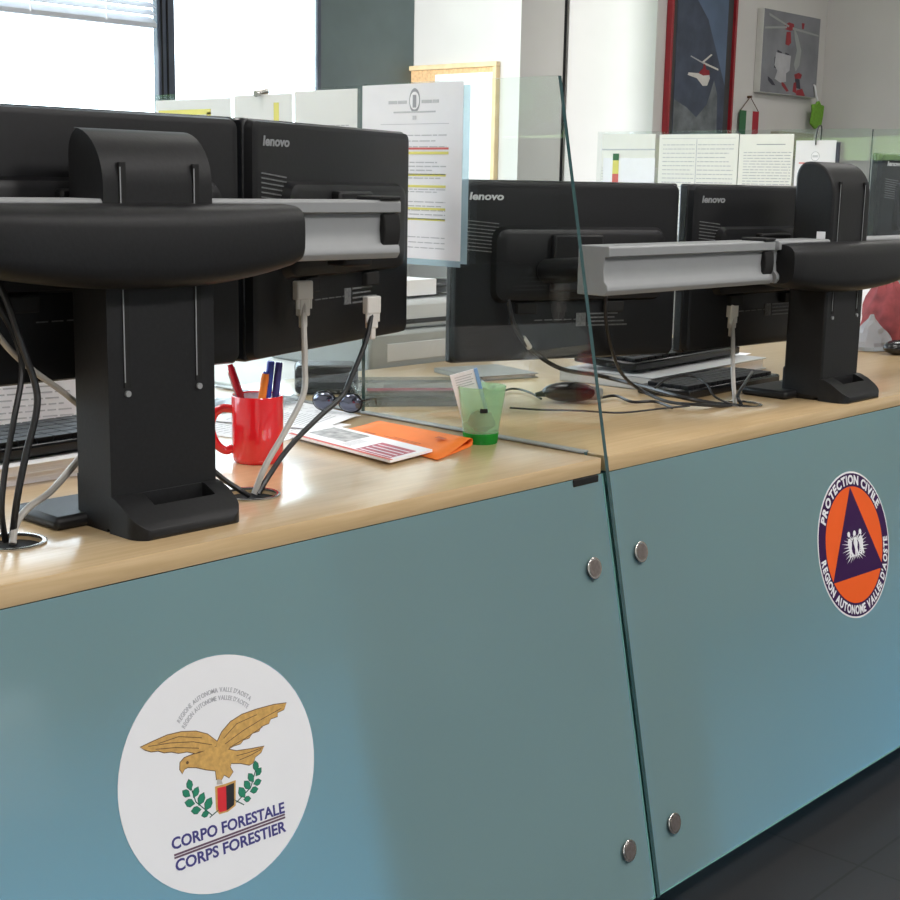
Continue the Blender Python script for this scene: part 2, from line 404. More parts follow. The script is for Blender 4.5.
# ------------------------------------------------------------------ counter
def worktop(x0, x1, label, gx):
    o = MB().box(x0, x1, 1.225, 2.16, .716, DZ).build('worktop', 'wood', bevel=.0015)
    tag(o, label, 'worktop', 'counter worktops')
    c = MB().cyl((0,0,0), (0,0,.002), 1)
    for x, y in gx:
        cutter = MB().cyl((x, y, .70), (x, y, .76), .034, seg=40)
        cut(o, cutter)
        g = MB(); n = 40
        prof = [(.0335, .7395), (.0335, .7425), (.036, .7430), (.0385, .7418), (.0385, .7402)]
        rings = [[Vector((x+r*math.cos(2*PI*k/n), y+r*math.sin(2*PI*k/n), z)) for k in range(n)] for r, z in prof]
        g.loft(rings+[rings[0]], cap=False)
        gr = g.build('cable_grommet', 'steel', o)
        MB().lathe([(.0335, .735), (.0335, .700), (.030, .690), (.001, .690)], (x, y, 0)).build('grommet_cup', 'hole', gr)
    return o
worktop(-.9, 1.654, 'beech worktop of the left station holding red mug and green tumbler', [(1.110, 1.378), (.765, 1.368)])
worktop(1.672, 3.488, 'beech worktop of the right station behind the glass divider', [(2.272, 1.362)])
worktop(3.506, 5.0, 'beech worktop beyond the paper-hung glass, at the far right edge', [])
for x0, x1, lb in ((1.10, 1.648, 'unseen dark pedestal blocking daylight under the left worktop beside the glass divider'), (-.88, -.48, 'dark pedestal under the far left end of the left worktop'), (1.675, 1.87, 'unseen dark pedestal blocking daylight under the right worktop beside the glass divider'), (3.05, 3.47, 'dark pedestal at the far end of the right worktop'), (3.52, 3.9, 'dark pedestal under the farthest worktop')):
    t = thing('pedestal', lb, 'pedestal', ((x0+x1)/2, 1.70, 0), 0, 'counter pedestals'); h = (x1-x0)/2  # divider-side pedestals are unseen, sized to block daylight behind the frosted panels
    MB().box(-h, h, -.462, .36, .03, .714).build('body', 'carcass', t, bevel=.002)
    for q in range(3): MB().box(-h+.004, h-.004, .36, .378, .05+q*.22, .26+q*.22).build('drawer', 'lgrey', t, bevel=.002)
    MB().box(-h+.02, h-.02, -.40, .33, 0, .03).build('plinth', 'hole', t, smooth=False)
# side table behind the left station
for x0, x1, lb in ((1.75, 2.80, 'white back table carrying the grey printer behind the right station'),):
    t = thing('back_table', lb, 'table', ((x0+x1)/2, 2.5, 0), 0, 'white back tables'); h = (x1-x0)/2
    MB().box(-h, h, -.32, .32, .705, .73).build('tabletop', 'white', t, bevel=.002)
    for sx in (-1, 1):
        for sy in (-1, 1): MB().box(sx*(h-.04)-.02, sx*(h-.04)+.02, sy*.28-.02, sy*.28+.02, 0, .705).build('leg', 'lgrey', t, bevel=.002)

PN = Vector((0, -.641, .132)).normalized(); PW = Vector((0, .132, .641)).normalized()
def py(z): return 1.225-(.716-z)*.132/.641
def front_panel(x0, x1, label, bolts):
    t = thing('front_panel', label, 'panel', ((x0+x1)/2, py(.075), .075), 0, 'teal glass counter fronts'); h = (x1-x0)/2
    L = (.7155-.075)/PW.z
    b = MB(); b.box(-h, h, 0, L, -.010, 0, 1, mtx=frame((0,0,0), X, PW, PN))
    b.bm.faces.ensure_lookup_table(); b.bm.faces[1].material_index = 0      # satin outer face, clear body
    b.build('glass_sheet', ['panel', 'clear'], t, smooth=False)
    MB().box(-h, h, 0, .0025, -.0102, .0004, mtx=frame((0,0,0), X, PW, PN)).box(-h, -h+.003, 0, L, -.0102, .0004, mtx=frame((0,0,0), X, PW, PN)).box(h-.003, h, 0, L, -.0102, .0004, mtx=frame((0,0,0), X, PW, PN)).build('polished_edge', 'panel_edge', t, smooth=False)
    for bx, bz in bolts:
        p = Vector((bx-(x0+x1)/2, py(bz)-py(.075), bz-.075))
        s = MB().cyl(p-PN*.05, p+PN*.004, .0125, seg=32).cyl(p+PN*.004, p+PN*.006, .0165, .0165, seg=32).build('standoff_bolt', 'steel', t, bevel=.0012)
        MB().cyl(p+PN*.0055, p+PN*.0064, .0125, seg=32).build('bolt_face', mat('turned_bolt_face', (.34, .29, .27), .38, .9, noise=.15, nscale=160), s)
    return t
PL = front_panel(-.19, 1.6584, 'teal frosted glass counter front carrying the white eagle emblem', [(1.605, .584), (1.604, .166), (-.13, .584), (-.13, .166)])
PR = front_panel(1.6676, 3.49, 'teal frosted glass counter front carrying the orange triangle emblem', [(1.724, .587), (1.723, .169), (3.43, .587), (3.43, .169)])
front_panel(3.504, 5.0, 'teal frosted glass counter front without emblem beyond the far divider', [(3.565, .584), (3.564, .166)])
# black strip put in for the dark gap under the worktop
o = MB().box(1.585, 1.645, 1.222, 1.262, .705, .7155).build('dark_bar', 'hole', bevel=.001); tag(o, 'black strip darkening the gap under the worktop edge by the glass divider', 'dark_bar')

# emblem of the forest corps
E = {'arc': [(-0.0505, 0.0714), (0.0013, 0.0897), (0.0495, 0.069), (-0.0489, 0.0626), (0.0013, 0.0805), (0.0484, 0.0582)],
 'bar1': [(-0.0792, -0.0698), (0.076, -0.0741)],
 'bar2': [(-0.0793, -0.0729), (0.0759, -0.0775)],
 'body': [(-0.0545, 0.0133), (-0.0567, 0.0185), (-0.0551, 0.0257), (-0.0492, 0.0291), (-0.0394, 0.0296), (-0.0278, 0.0288), (-0.0137, 0.03), (-0.0018, 0.0293), (0.0091, 0.0222), (0.0205, 0.0169),
          (0.0407, 0.0135), (0.0598, 0.0111), (0.0542, 0.0059), (0.0452, 0.0031), (0.0413, -0.0025), (0.0357, -0.0035), (0.0241, 0.0019), (0.0112, 0.0057), (0.0089, 0.0017), (0.0119, -0.0045),
          (0.0057, -0.0093), (-0.0003, -0.0042), (-0.0051, -0.0087), (-0.0111, -0.0063), (-0.011, 0.0036), (-0.0233, 0.0086), (-0.036, 0.0149), (-0.0464, 0.018), (-0.0511, 0.0174)],
 'caps': [(-0.0782, -0.0525), (0.0787, -0.0588)],
 'claws': [[(-0.0103, -0.0065), (-0.0051, -0.0087), (-0.0043, -0.0136), (-0.0121, -0.0119)], [(0.0004, -0.0051), (0.0057, -0.0093), (0.0094, -0.0144), (0.0021, -0.0142)]],
 'eye': (-0.0463, 0.0231),
 'feathers': [[(-0.0921, 0.0542), (-0.0647, 0.0503), (-0.0351, 0.0433), (-0.0112, 0.0332)], [(-0.0838, 0.0487), (-0.0583, 0.0434), (-0.0288, 0.0343)],
              [(0.0062, 0.029), (0.0322, 0.0367), (0.0627, 0.0429), (0.0916, 0.0475)], [(0.0114, 0.0235), (0.0348, 0.0276), (0.0612, 0.0338)], [(0.0054, 0.0358), (0.0257, 0.0469), (0.0554, 0.0496)],
              [(0.0227, 0.0059), (0.0395, 0.0068), (0.0547, 0.0092)], [(0.0196, 0.0118), (0.036, 0.0105), (0.0571, 0.0105)], [(-0.0792, 0.0538), (-0.0527, 0.054), (-0.0232, 0.0445)]],
 'leaves': [((-0.0475, 0.0047), (-0.0469, -0.0078)), ((-0.0573, -0.0052), (-0.0487, -0.0137)), ((-0.0366, -0.007), (-0.0445, -0.0166)), ((-0.0564, -0.0184), (-0.0441, -0.0236)),
            ((-0.0302, -0.0155), (-0.0392, -0.027)), ((-0.0499, -0.0302), (-0.037, -0.0323)), ((-0.0213, -0.0238), (-0.032, -0.0352)), ((-0.0374, -0.0394), (-0.027, -0.0388)),
            ((0.0444, -0.0014), (0.0444, -0.0139)), ((0.0516, -0.0116), (0.0427, -0.0184)), ((0.0328, -0.0128), (0.0384, -0.0239)), ((0.0491, -0.0258), (0.038, -0.0265)),
            ((0.0258, -0.0194), (0.0322, -0.0307)), ((0.0431, -0.0334), (0.0318, -0.0333)), ((0.0175, -0.0242), (0.0235, -0.0378)), ((0.0312, -0.0412), (0.0215, -0.0395))],
 'line1': [(-0.0807, -0.0632), (0.0764, -0.0718)],
 'line2': [(-0.0796, -0.0879), (0.0748, -0.0933)],
 'shield': [(-0.014, -0.0139), (-0.0006, -0.0154), (0.0134, -0.015), (0.0087, -0.0422), (-0.0024, -0.0453), (-0.0136, -0.0444), (-0.0168, -0.0394)],
 'shield_black': [(-0.0001, -0.0172), (0.0114, -0.017), (0.0072, -0.041), (-0.0022, -0.044), (-0.0039, -0.0442)],
 'shield_red': [(-0.0119, -0.0159), (-0.0001, -0.0172), (-0.0039, -0.0442), (-0.0134, -0.0431), (-0.015, -0.0386)],
 'stems': [[(-0.0466, -0.0014), (-0.0423, -0.0222), (-0.0241, -0.0426)], [(0.0452, -0.009), (0.0333, -0.0291), (0.0108, -0.0395)], [(-0.0272, -0.0446), (-0.0128, -0.0397)],
           [(0.0032, -0.0315), (0.0209, -0.0454)]],
 'wing_l': [(-0.1021, 0.0558), (-0.086, 0.0576), (-0.067, 0.0593), (-0.0482, 0.0579), (-0.0295, 0.0534), (-0.015, 0.0461), (-0.0034, 0.0343), (-0.0057, 0.0304), (-0.0159, 0.0287), (-0.0294, 0.0306),
            (-0.0342, 0.03), (-0.0443, 0.0349), (-0.0556, 0.0365), (-0.0644, 0.0406), (-0.0736, 0.0423), (-0.0805, 0.0462), (-0.0895, 0.0478), (-0.0962, 0.0516)],
 'wing_r': [(-0.006, 0.0285), (-0.0034, 0.0343), (0.0046, 0.0433), (0.0182, 0.0512), (0.0353, 0.055), (0.0564, 0.0554), (0.0819, 0.0542), (0.1002, 0.0514), (0.0952, 0.0452), (0.0854, 0.0443),
            (0.0846, 0.0398), (0.0742, 0.0398), (0.0708, 0.0353), (0.0596, 0.0349), (0.0555, 0.0306), (0.0454, 0.0307), (0.0405, 0.0267), (0.0321, 0.0267), (0.0274, 0.0236), (0.0176, 0.0238),
            (0.0049, 0.0214)]}
EC = Vector((.9065, py(.4875), .4875)); fr = frame(EC-PL.location, X, PW, PN)
disc = MB(); flat(disc, [(x*1.026-.0027, y*.995-.0012) for x, y in circle(.1315)], fr, .0002, .0006); disc = disc.build('eagle_emblem', 'disc', PL, smooth=False)
disc['label'] = 'round white emblem with golden eagle'
T0 = .0008
def art(name, polys, m, n0, t=.0003, parent=disc):
    b = MB()
    for p in polys: flat(b, p, fr, n0, t)
    return b.build(name, m, parent, smooth=False)
def grow(p, d):
    cx = sum(a for a, _ in p)/len(p); cy = sum(c for _, c in p)/len(p); out = []
    k = len(p); area = sum(p[i][0]*p[(i+1)%k][1]-p[(i+1)%k][0]*p[i][1] for i in range(k)); sg = 1 if area > 0 else -1
    for i in range(k):
        a, c = p[i-1], p[(i+1)%k]; dx, dy = c[0]-a[0], c[1]-a[1]; L = math.hypot(dx, dy) or 1
        out.append((p[i][0]+sg*dy/L*d, p[i][1]-sg*dx/L*d))
    return out
b = MB()
for k in ('body', 'wing_l', 'wing_r'): flat(b, grow(E[k], .0009), fr, T0, .0002, 1); flat(b, E[k], fr, T0+.0002+(.0001 if k != 'body' else 0), .0002, 0)
for s in E['feathers']: ribbon(b, s, fr, .0008, T0+.0005, .0001, 1)
flat(b, circle(.0018, 12, E['eye']), fr, T0+.0005, .0002, 1)
for c in E['claws'][:1]: flat(b, c, fr, T0+.0003, .0002, 2)
flat(b, E['claws'][0], fr, T0+.0005, .0002, 2)
b.build('eagle', ['gold', 'outline', 'claw'], disc, smooth=False)
b = MB()
for (a, c) in E['leaves']:
    dx, dy = c[0]-a[0], c[1]-a[1]; px, py_ = -dy*.30, dx*.30
    pts = [a, (a[0]+dx*.3+px*.9, a[1]+dy*.3+py_*.9), (a[0]+dx*.6+px, a[1]+dy*.6+py_), c, (a[0]+dx*.6-px, a[1]+dy*.6-py_), (a[0]+dx*.3-px*.9, a[1]+dy*.3-py_*.9)]
    flat(b, grow(pts, .0006), fr, T0, .0002, 1); flat(b, pts, fr, T0+.0002, .0002, 0)
for s in E['stems']: ribbon(b, s, fr, .0012, T0, .0002, 1)
b.build('laurel_branches', ['leaf', 'leafdark'], disc, smooth=False)
b = MB(); flat(b, grow(E['shield'], .0008), fr, T0, .0002, 0); flat(b, E['shield_red'], fr, T0+.0002, .0002, 1); flat(b, E['shield_black'], fr, T0+.0002, .0002, 2)
b.build('shield', ['gold', 'ered', 'eblack'], disc, smooth=False)
def slope(p): return math.atan2(p[1][1]-p[0][1], p[1][0]-p[0][0])
ft = frame(fr.col[3].to_3d()+PN*T0, X, PW, PN)
for s, k in (('CORPO FORESTALE', 'line1'), ('CORPS FORESTIER', 'line2')):
    b = MB(); p = E[k]; text(b, s, ft, p[0][0], p[0][1], math.dist(*p), .0120, slope(p), bold=.024)
    b.build('lettering', 'eblue', disc, smooth=False)
b = MB(); ribbon(b, E['bar1'], fr, .0022, T0, .0003); ribbon(b, E['bar2'], fr, .0022, T0, .0003); b.build('underline', 'ebar', disc, smooth=False)
fa = frame(fr.col[3].to_3d()+PN*T0+PW*.022, X, PW, PN)
for s, r_, a0 in (("REGIONE AUTONOMA VALLE D'AOSTA", .0690, 137), ("REGION AUTONOME VALLEE D'AOSTE", .0600, 139)):
    b = MB(); arc_text(b, s, fa, r_, a0, 180-a0, .0050, bold=.01); b.build('small_print', 'egrey', disc, smooth=False)

# emblem of civil protection
V = {'ctr': (0.0003, -0.0043),
 'heads': [(-0.0201, 0.0222), (0.0023, 0.0212), (0.0243, 0.0208)],
 'tri': [(0.0058, 0.1056), (-0.0949, -0.0546), (0.0988, -0.0604)],
 'tstart': [(-0.1079, 0.0658), (0.1082, 0.0574), (-0.1286, 0.0114), (0.1373, -0.0067)]}
EC2 = Vector((2.398, py(.482), .482)); fr = frame(EC2-PR.location, X, PW, PN)
b = MB(); flat(b, circle(.1385), fr, .0002, .0004, 1); flat(b, circle(.1352), fr, .0006, .0003, 0)
disc = b.build('civil_emblem', ['purple', 'disc'], PR, smooth=False); disc['label'] = 'round purple and orange emblem with white lettering'
art('orange_field', [circle(.1100)], 'eorange', .0009, .0003, disc)
art('triangle', [[(p[0]*1.03, p[1]*1.03) for p in V['tri']]], 'purple', .0012, .0003, disc)
b = MB(); cx, cy = V['ctr']; fr2 = fr
for k in range(28):
    a = 2*PI*k/28+.1; r1 = .038+.009*((k*7)%5)/4; r1 *= 1 if abs(math.cos(a)) > .5 else .72
    flat(b, [(cx+.016*math.cos(a+.11), cy+.016*math.sin(a+.11)), (cx+.016*math.cos(a-.11), cy+.016*math.sin(a-.11)), (cx+r1*1.15*math.cos(a), cy+r1*.8*math.sin(a))], fr2, .0015, .0002)
for i, (hx, hy) in enumerate(V['heads']):
    flat(b, circle(.0052, 16, (hx, hy)), fr2, .0017, .0002)
    flat(b, [(hx-.004, hy-.008), (hx-.008, hy-.018), (hx-.004, hy-.030), (hx-.006, hy-.043), (hx-.001, hy-.043), (hx+.001, hy-.034), (hx+.003, hy-.043), (hx+.008, hy-.043), (hx+.005, hy-.028), (hx+.008, hy-.018), (hx+.004, hy-.008)], fr2, .0017, .0002)
b.build('white_figures', 'disc', disc, smooth=False)
b = MB(); ft = frame(fr.col[3].to_3d()+PN*.0009, X, PW, PN)
arc_text(b, 'PROTECTION CIVILE', ft, .1228, 153, 27, .0160, bold=.04); b.build('lettering', 'disc', disc, smooth=False)
b = MB(); arc_text(b, "REGION AUTONOME VALLEE D'AOSTE", ft, .1228, 184, 358, .0155, inward=True, bold=.035)
b.build('lettering', 'disc', disc, smooth=False)

# ------------------------------------------------------------------ glass dividers
def pane(name, xs, pts, label, grp, foot=None, edge='fin'):
    b = MB(); b.prism(pts, (xs-.004, 0, 0), Y, Z, X, .008, 0, 1)
    cx = sum(p[0] for p in pts)/len(pts)
    o = b.build(name, ['dglass', edge], smooth=False); tag(o, label, 'glass divider', grp)
    if foot: MB().box(xs-.008, xs+.008, foot[0], foot[1], DZ+.0005, DZ+.004).build('foot_channel', 'mgrey', o, bevel=.001)
    return o
G = 'clear glass dividers between the stations'
FP = [(1.090, .075), (1.336, 1.298), (1.752, 1.298), (1.752, .742), (1.262, .742), (1.125, .075)]
pane('glass_divider', 1.663, FP, 'slanted clear glass divider rising from the seam between the teal panels', G, (1.262, 1.752))
pane('glass_divider', 1.663, [(1.757, .742), (2.352, .742), (2.352, 1.297), (1.757, 1.297)], 'rear glass divider pane behind the seal notice, with pale sheets on it', G, (1.757, 2.16), 'dglass')
pane('glass_divider', 3.497, FP, 'slanted clear glass divider at the far right by the second monitor pair', G, (1.262, 1.752))
pane('glass_divider', 3.497, [(1.757, .742), (2.650, .742), (2.650, 1.300), (1.757, 1.300)], 'rear glass divider pane covered in printed sheets below the posters', G, (1.757, 2.16), 'dglass')

# ---------------- papers on the dividers
def notice(name, xs, ya, yb, za, zb, label, cat='paper', m='paper', group=None):
    """sheet on the near face of a divider; local u runs to the viewer's right"""
    t = thing(name, label, cat, (xs, (ya+yb)/2, za), -PI/2, group)   # local x -> -Y
    h = abs(yb-ya)/2
    MB().box(-h, h, -.0009, 0, 0, zb-za).build('sheet', {'paper': 'hung', 'paper2': 'hung2', 'back': 'hung3'}[m], t, smooth=False)
    return t, h, zb-za
def lines(t, rows, m='ink', name='print_lines', y=-.0014):
    b = MB()
    for x0, x1, z, hh in rows: b.box(x0, x1, y, -.0009, z-hh/2, z+hh/2)
    return b.build(name, m, t, smooth=False)
def textrows(x0, x1, z0, z1, n, hh, gap=.12):
    out = []
    for i in range(n):
        z = z0+(z1-z0)*i/max(1, n-1); x = x0
        end = x1-(random.random()*.25*(x1-x0) if random.random() < .3 else 0)
        while x < end:
            L = (x1-x0)*random.uniform(.05, .16); out.append((x, min(x+L, end), z, hh)); x += L+(x1-x0)*.02
    return out
XN = 1.6570
t, h, H = notice('seal_notice', XN, 1.522, 1.752, 1.016, 1.296, 'white notice with round seal and yellow lines, taped to the near divider', 'notice')
ht = .012
fz = frame((.018, -.0010, H-.027), X, Z, -Y)
b = MB()
for a in (0, 1): b.prism([( .0155*math.cos(2*PI*i/32)*(.78-.10*a), .0195*math.sin(2*PI*i/32)*(1-.28*a)) for i in range(32)], (.008, -.0010-.0002*a, H-.027), X, Z, -Y, .0002, a)
b.box(.004, .012, -.0016, -.0013, H-.038, H-.018)
b.build('round_seal', ['ink', 'paper'], t, smooth=False)
lines(t, [(-.052, -.032, H-.029, .005), (-.030, -.010, H-.029, .005), (.024, .046, H-.029, .005), (.048, .062, H-.029, .005), (-.040, .055, H-.045, .0025), (.004, .012, H-.054, .006)], 'inklight', 'heading')
lines(t, textrows(-.07, .08, H-.082, H-.10, 3, .0016)+textrows(-.06, .08, H-.125, H-.150, 5, .0018)+textrows(-.06, .08, H-.168, H-.172, 2, .0016)+textrows(-.06, .08, H-.188, H-.215, 5, .0016)+textrows(-.06, .08, H-.245, H-.262, 3, .0015)+[(-.07, .085, H-.064, .0008)], 'inklight')
lines(t, [(-.06, .085, H-.103, .0032)], 'redink', 'red_line')
lines(t, [(-.06, .085, H-.110, .0042), (-.06, .080, H-.145, .0038), (-.06, .080, H-.163, .0038), (-.06, .080, H-.199, .0036), (-.06, .080, H-.216, .0034)], 'yel', 'yellow_lines')
MB().box(h, h+.014, -.0008, -.0002, -.004, H-.006).box(-h+.004, h, -.0006, -.0002, -.010, 0).build('plastic_sleeve', 'sleeve', t, smooth=False)
# pale sheets on the rear pane
GP = 'sheets on the near rear glass pane'
t, h, H = notice('paper_sheet', XN, 1.765, 1.925, 1.02, 1.292, 'pale sheet on the rear glass beside the seal notice', 'paper', 'back', GP); lines(t, textrows(-h+.02, h-.02, .08, H-.06, 14, .0016), 'inklight')
t, h, H = notice('paper_sheet', XN, 1.932, 2.095, 1.04, 1.289, 'pale sheet with yellow tab above the monitor beside the left stand', 'paper', 'back', GP); lines(t, textrows(-h+.03, h-.02, .08, H-.06, 12, .0016), 'inklight'); lines(t, [(h-.050, h-.036, H-.045, .06)], 'yel', 'yellow_tab')
t, h, H = notice('paper_sheet', XN, 2.105, 2.340, 1.08, 1.286, 'pale sheet with yellow border at the far end of the rear glass', 'paper', 'back', GP); lines(t, [(-h+.01, h-.06, H-.024, .010), (h-.072, h-.060, H-.07, .09)], 'yel', 'yellow_border')
MB().cyl((1.645, 2.02, 1.290), (1.672, 2.02, 1.296), .006, seg=12).build('glass_clip', 'steel')
tag(bpy.data.objects['glass_clip'], 'small metal clip on the top edge of the rear glass', 'clip')

GQ = 'printed sheets on the far rear glass pane'; XQ = 3.4910
t, h, H = notice('paper_sheet', XQ, 2.435, 2.630, 1.0, 1.292, 'cream sheet with small energy strip, leftmost on the far glass', 'paper', 'paper2', GQ)
lines(t, textrows(-.10, .11, H-.10, .02, 22, .0018), 'inklight'); lines(t, [(-.10, .10, H-.045, .004)], 'inklight', 'heading')
MB().box(-.09, .10, -.0016, -.0012, .02, H-.07).build('pasted_slip', 'paper', t, smooth=False)
t, h, H = notice('paper_sheet', XQ, 2.152, 2.420, 1.0, 1.290, 'cream table sheet with crossing fold on the far glass', 'paper', 'paper2', GQ)
lines(t, textrows(-.12, -.01, H-.03, .01, 22, .002)+textrows(.0, .12, H-.03, .01, 22, .0022)+[(-.125, .125, H-.012, .001), (-.005, -.003, H/2, H*.9)], 'inklight')
t, h, H = notice('paper_sheet', XQ, 1.978, 2.148, 1.0, 1.288, 'cream sheet of dense text left of the hanging tag', 'paper', 'paper2', GQ)
lines(t, textrows(-.07, .08, H-.05, .01, 30, .0024), 'inklight'); lines(t, [(-.03, .06, H-.028, .0022)], 'ink', 'heading')
t, h, H = notice('hanging_tag', XQ-.004, 1.848, 1.968, 1.05, 1.270, 'white tag with round stamp and red line hung on the glass by a cord', 'tag', 'paper', None)
b = MB(); b.prism(circle(.013, 24), (0, -.0010, H-.042), X, Z, -Y, .0002, 0); b.prism(circle(.011, 24), (0, -.0012, H-.042), X, Z, -Y, .0002, 1); b.box(-.008, .008, -.0016, -.0013, H-.045, H-.039); b.build('stamp', ['inklight', 'paper'], t, smooth=False)
lines(t, [(-.048, .048, H-.060, .003)], 'redink', 'red_line'); lines(t, textrows(-.045, .0, H-.085, H-.11, 4, .003), 'lightblue', 'blue_writing')
b = MB(); b.tube([(0, -.003, H-.012), (.002, -.006, H+.012), (.004, 0, H+.036), (.004, .016, H+.036), (.004, .016, H)], .0018, 6); b.build('cord', 'cable', t)
MB().box(h+.002, h+.012, -.006, .0, H-.17, H-.005).build('side_clip', 'figdark', t, bevel=.001)
t = thing('energy_strip', 'small green yellow and red strip stuck on the far glass', 'sticker', (XQ-.0018, 2.575, 1.13), -PI/2)
for nm, m, za, zb in (('red_band', 'redink', 0, .045), ('yellow_band', 'yel', .045, .085), ('green_band', 'flaggreen', .085, .105)):
    MB().box(-.011, .011, -.001, 0, za, zb).build(nm, m, t, smooth=False)

# ------------------------------------------------------------------ monitors
MH = .317
def make_monitor(W):
    t = thing('computer_monitor', '', 'monitor')
    MB().box(0, W, .012, .034, 0, MH).build('bezel', 'blackshiny', t, bevel=.004)
    MB().box(.014, W-.014, .0345, .0352, .016, MH-.014).build('screen', 'hole', t, smooth=False)
    b = MB()
    def rr(x0, x1, z0, z1, y, r=.012, n=5):
        pts = []
        for cx, cz, a0 in ((x1-r, z1-r, 0), (x0+r, z1-r, 90), (x0+r, z0+r, 180), (x1-r, z0+r, 270)):
            for k in range(n+1):
                a = R(a0+90*k/n); pts.append((cx+r*math.cos(a), y, cz+r*math.sin(a)))
        return pts
    b.loft([rr(.001, W-.001, .001, MH-.001, .014), rr(.004, W-.004, .004, MH-.004, .002), rr(.010, W-.010, .010, MH-.010, 0)])
    b.build('back_shell', 'shell', t)
    b = MB(); b.loft([rr(.07, W-.035, .105, .238, .001, .02), rr(.075, W-.04, .110, .233, -.012, .02), rr(.085, W-.05, .120, .225, -.016, .016)])
    b.build('raised_housing', 'shell', t)
    b = MB()
    for k in range(9):
        b.box(.022, .022+.062, -.0012, .0004, -.0009, .0009, mtx=Matrix.Translation((.03, 0, MH-.070-k*.0062)) @ Matrix.Rotation(R(5), 4, 'Y') @ Matrix.Translation((-.03, 0, 0)))
    b.build('vent_lines', 'faint', t, smooth=False)
    b = MB()
    for k in range(5): b.box(.16+k*.02, .175+k*.02, -.0012, .0004, .072, .0735)
    for k in range(4): b.box(.27, .27+random.uniform(.05, .10), -.0012, .0004, .060+k*.007, .0625+k*.007)
    b.box(.245, .265, -.0012, .0004, .060, .084)
    b.build('rating_label', 'faint', t, smooth=False)
    MB().box(W/2-.05, W/2+.05, -.030, -.010, .125, .225).build('mount_plate', 'black', t, bevel=.004)
    for xp in (.12, .30): MB().box(xp, xp+.04, -.010, .002, .085, .105).build('port', 'hole', t, bevel=.002)
    return t
GM = 'monitors mounted back to the counter front'
def logo(t, m, x=.026, z=None, w=.070, h=.0120):
    b = MB(); text(b, 'lenovo', frame((0, -.0004, 0), X, Z, -Y), x, (MH-.034) if z is None else z, w, h, 0, shear=.12, bold=.03, t=.0006)
    return b.build('logo_lettering', m, t, smooth=False)
proto = make_monitor(.46)
def place(o, loc, yaw, label, lm, **k):
    o.location = loc; o.rotation_euler = (0, 0, R(yaw)); o['label'] = label; o['group'] = GM
    logo(o, lm, **k); return o
spots = [((.688, 1.440, .900), 0, 'black monitor back directly behind the left stand', 'logodim', {}),
 ((1.166, 1.440, .900), 18.2, 'black monitor back between the left stand and the seal notice', 'logodim', {'w': .066}),
 ((1.770, 1.640, .829), -21.8, 'black monitor back seen partly through the slanted divider, bright logo', 'logo', {'w': .066}),
 ((2.238, 1.470, .829), -5.0, 'black monitor back just left of the right stand', 'logodim', {}),
 ((3.66, 1.80, .925), -8.0, 'black monitor back at the right edge beyond the far glass', 'logo', {})]
MON = []
for i, (loc, yaw, lb, lm, kw) in enumerate(spots):
    MON.append((proto if i == 0 else None, loc, yaw, lb, lm, kw))
cop = [proto]+[copy_tree(proto) for _ in spots[1:]]
for o, (_, loc, yaw, lb, lm, kw) in zip(cop, MON): place(o, loc, yaw, lb, lm, **kw)

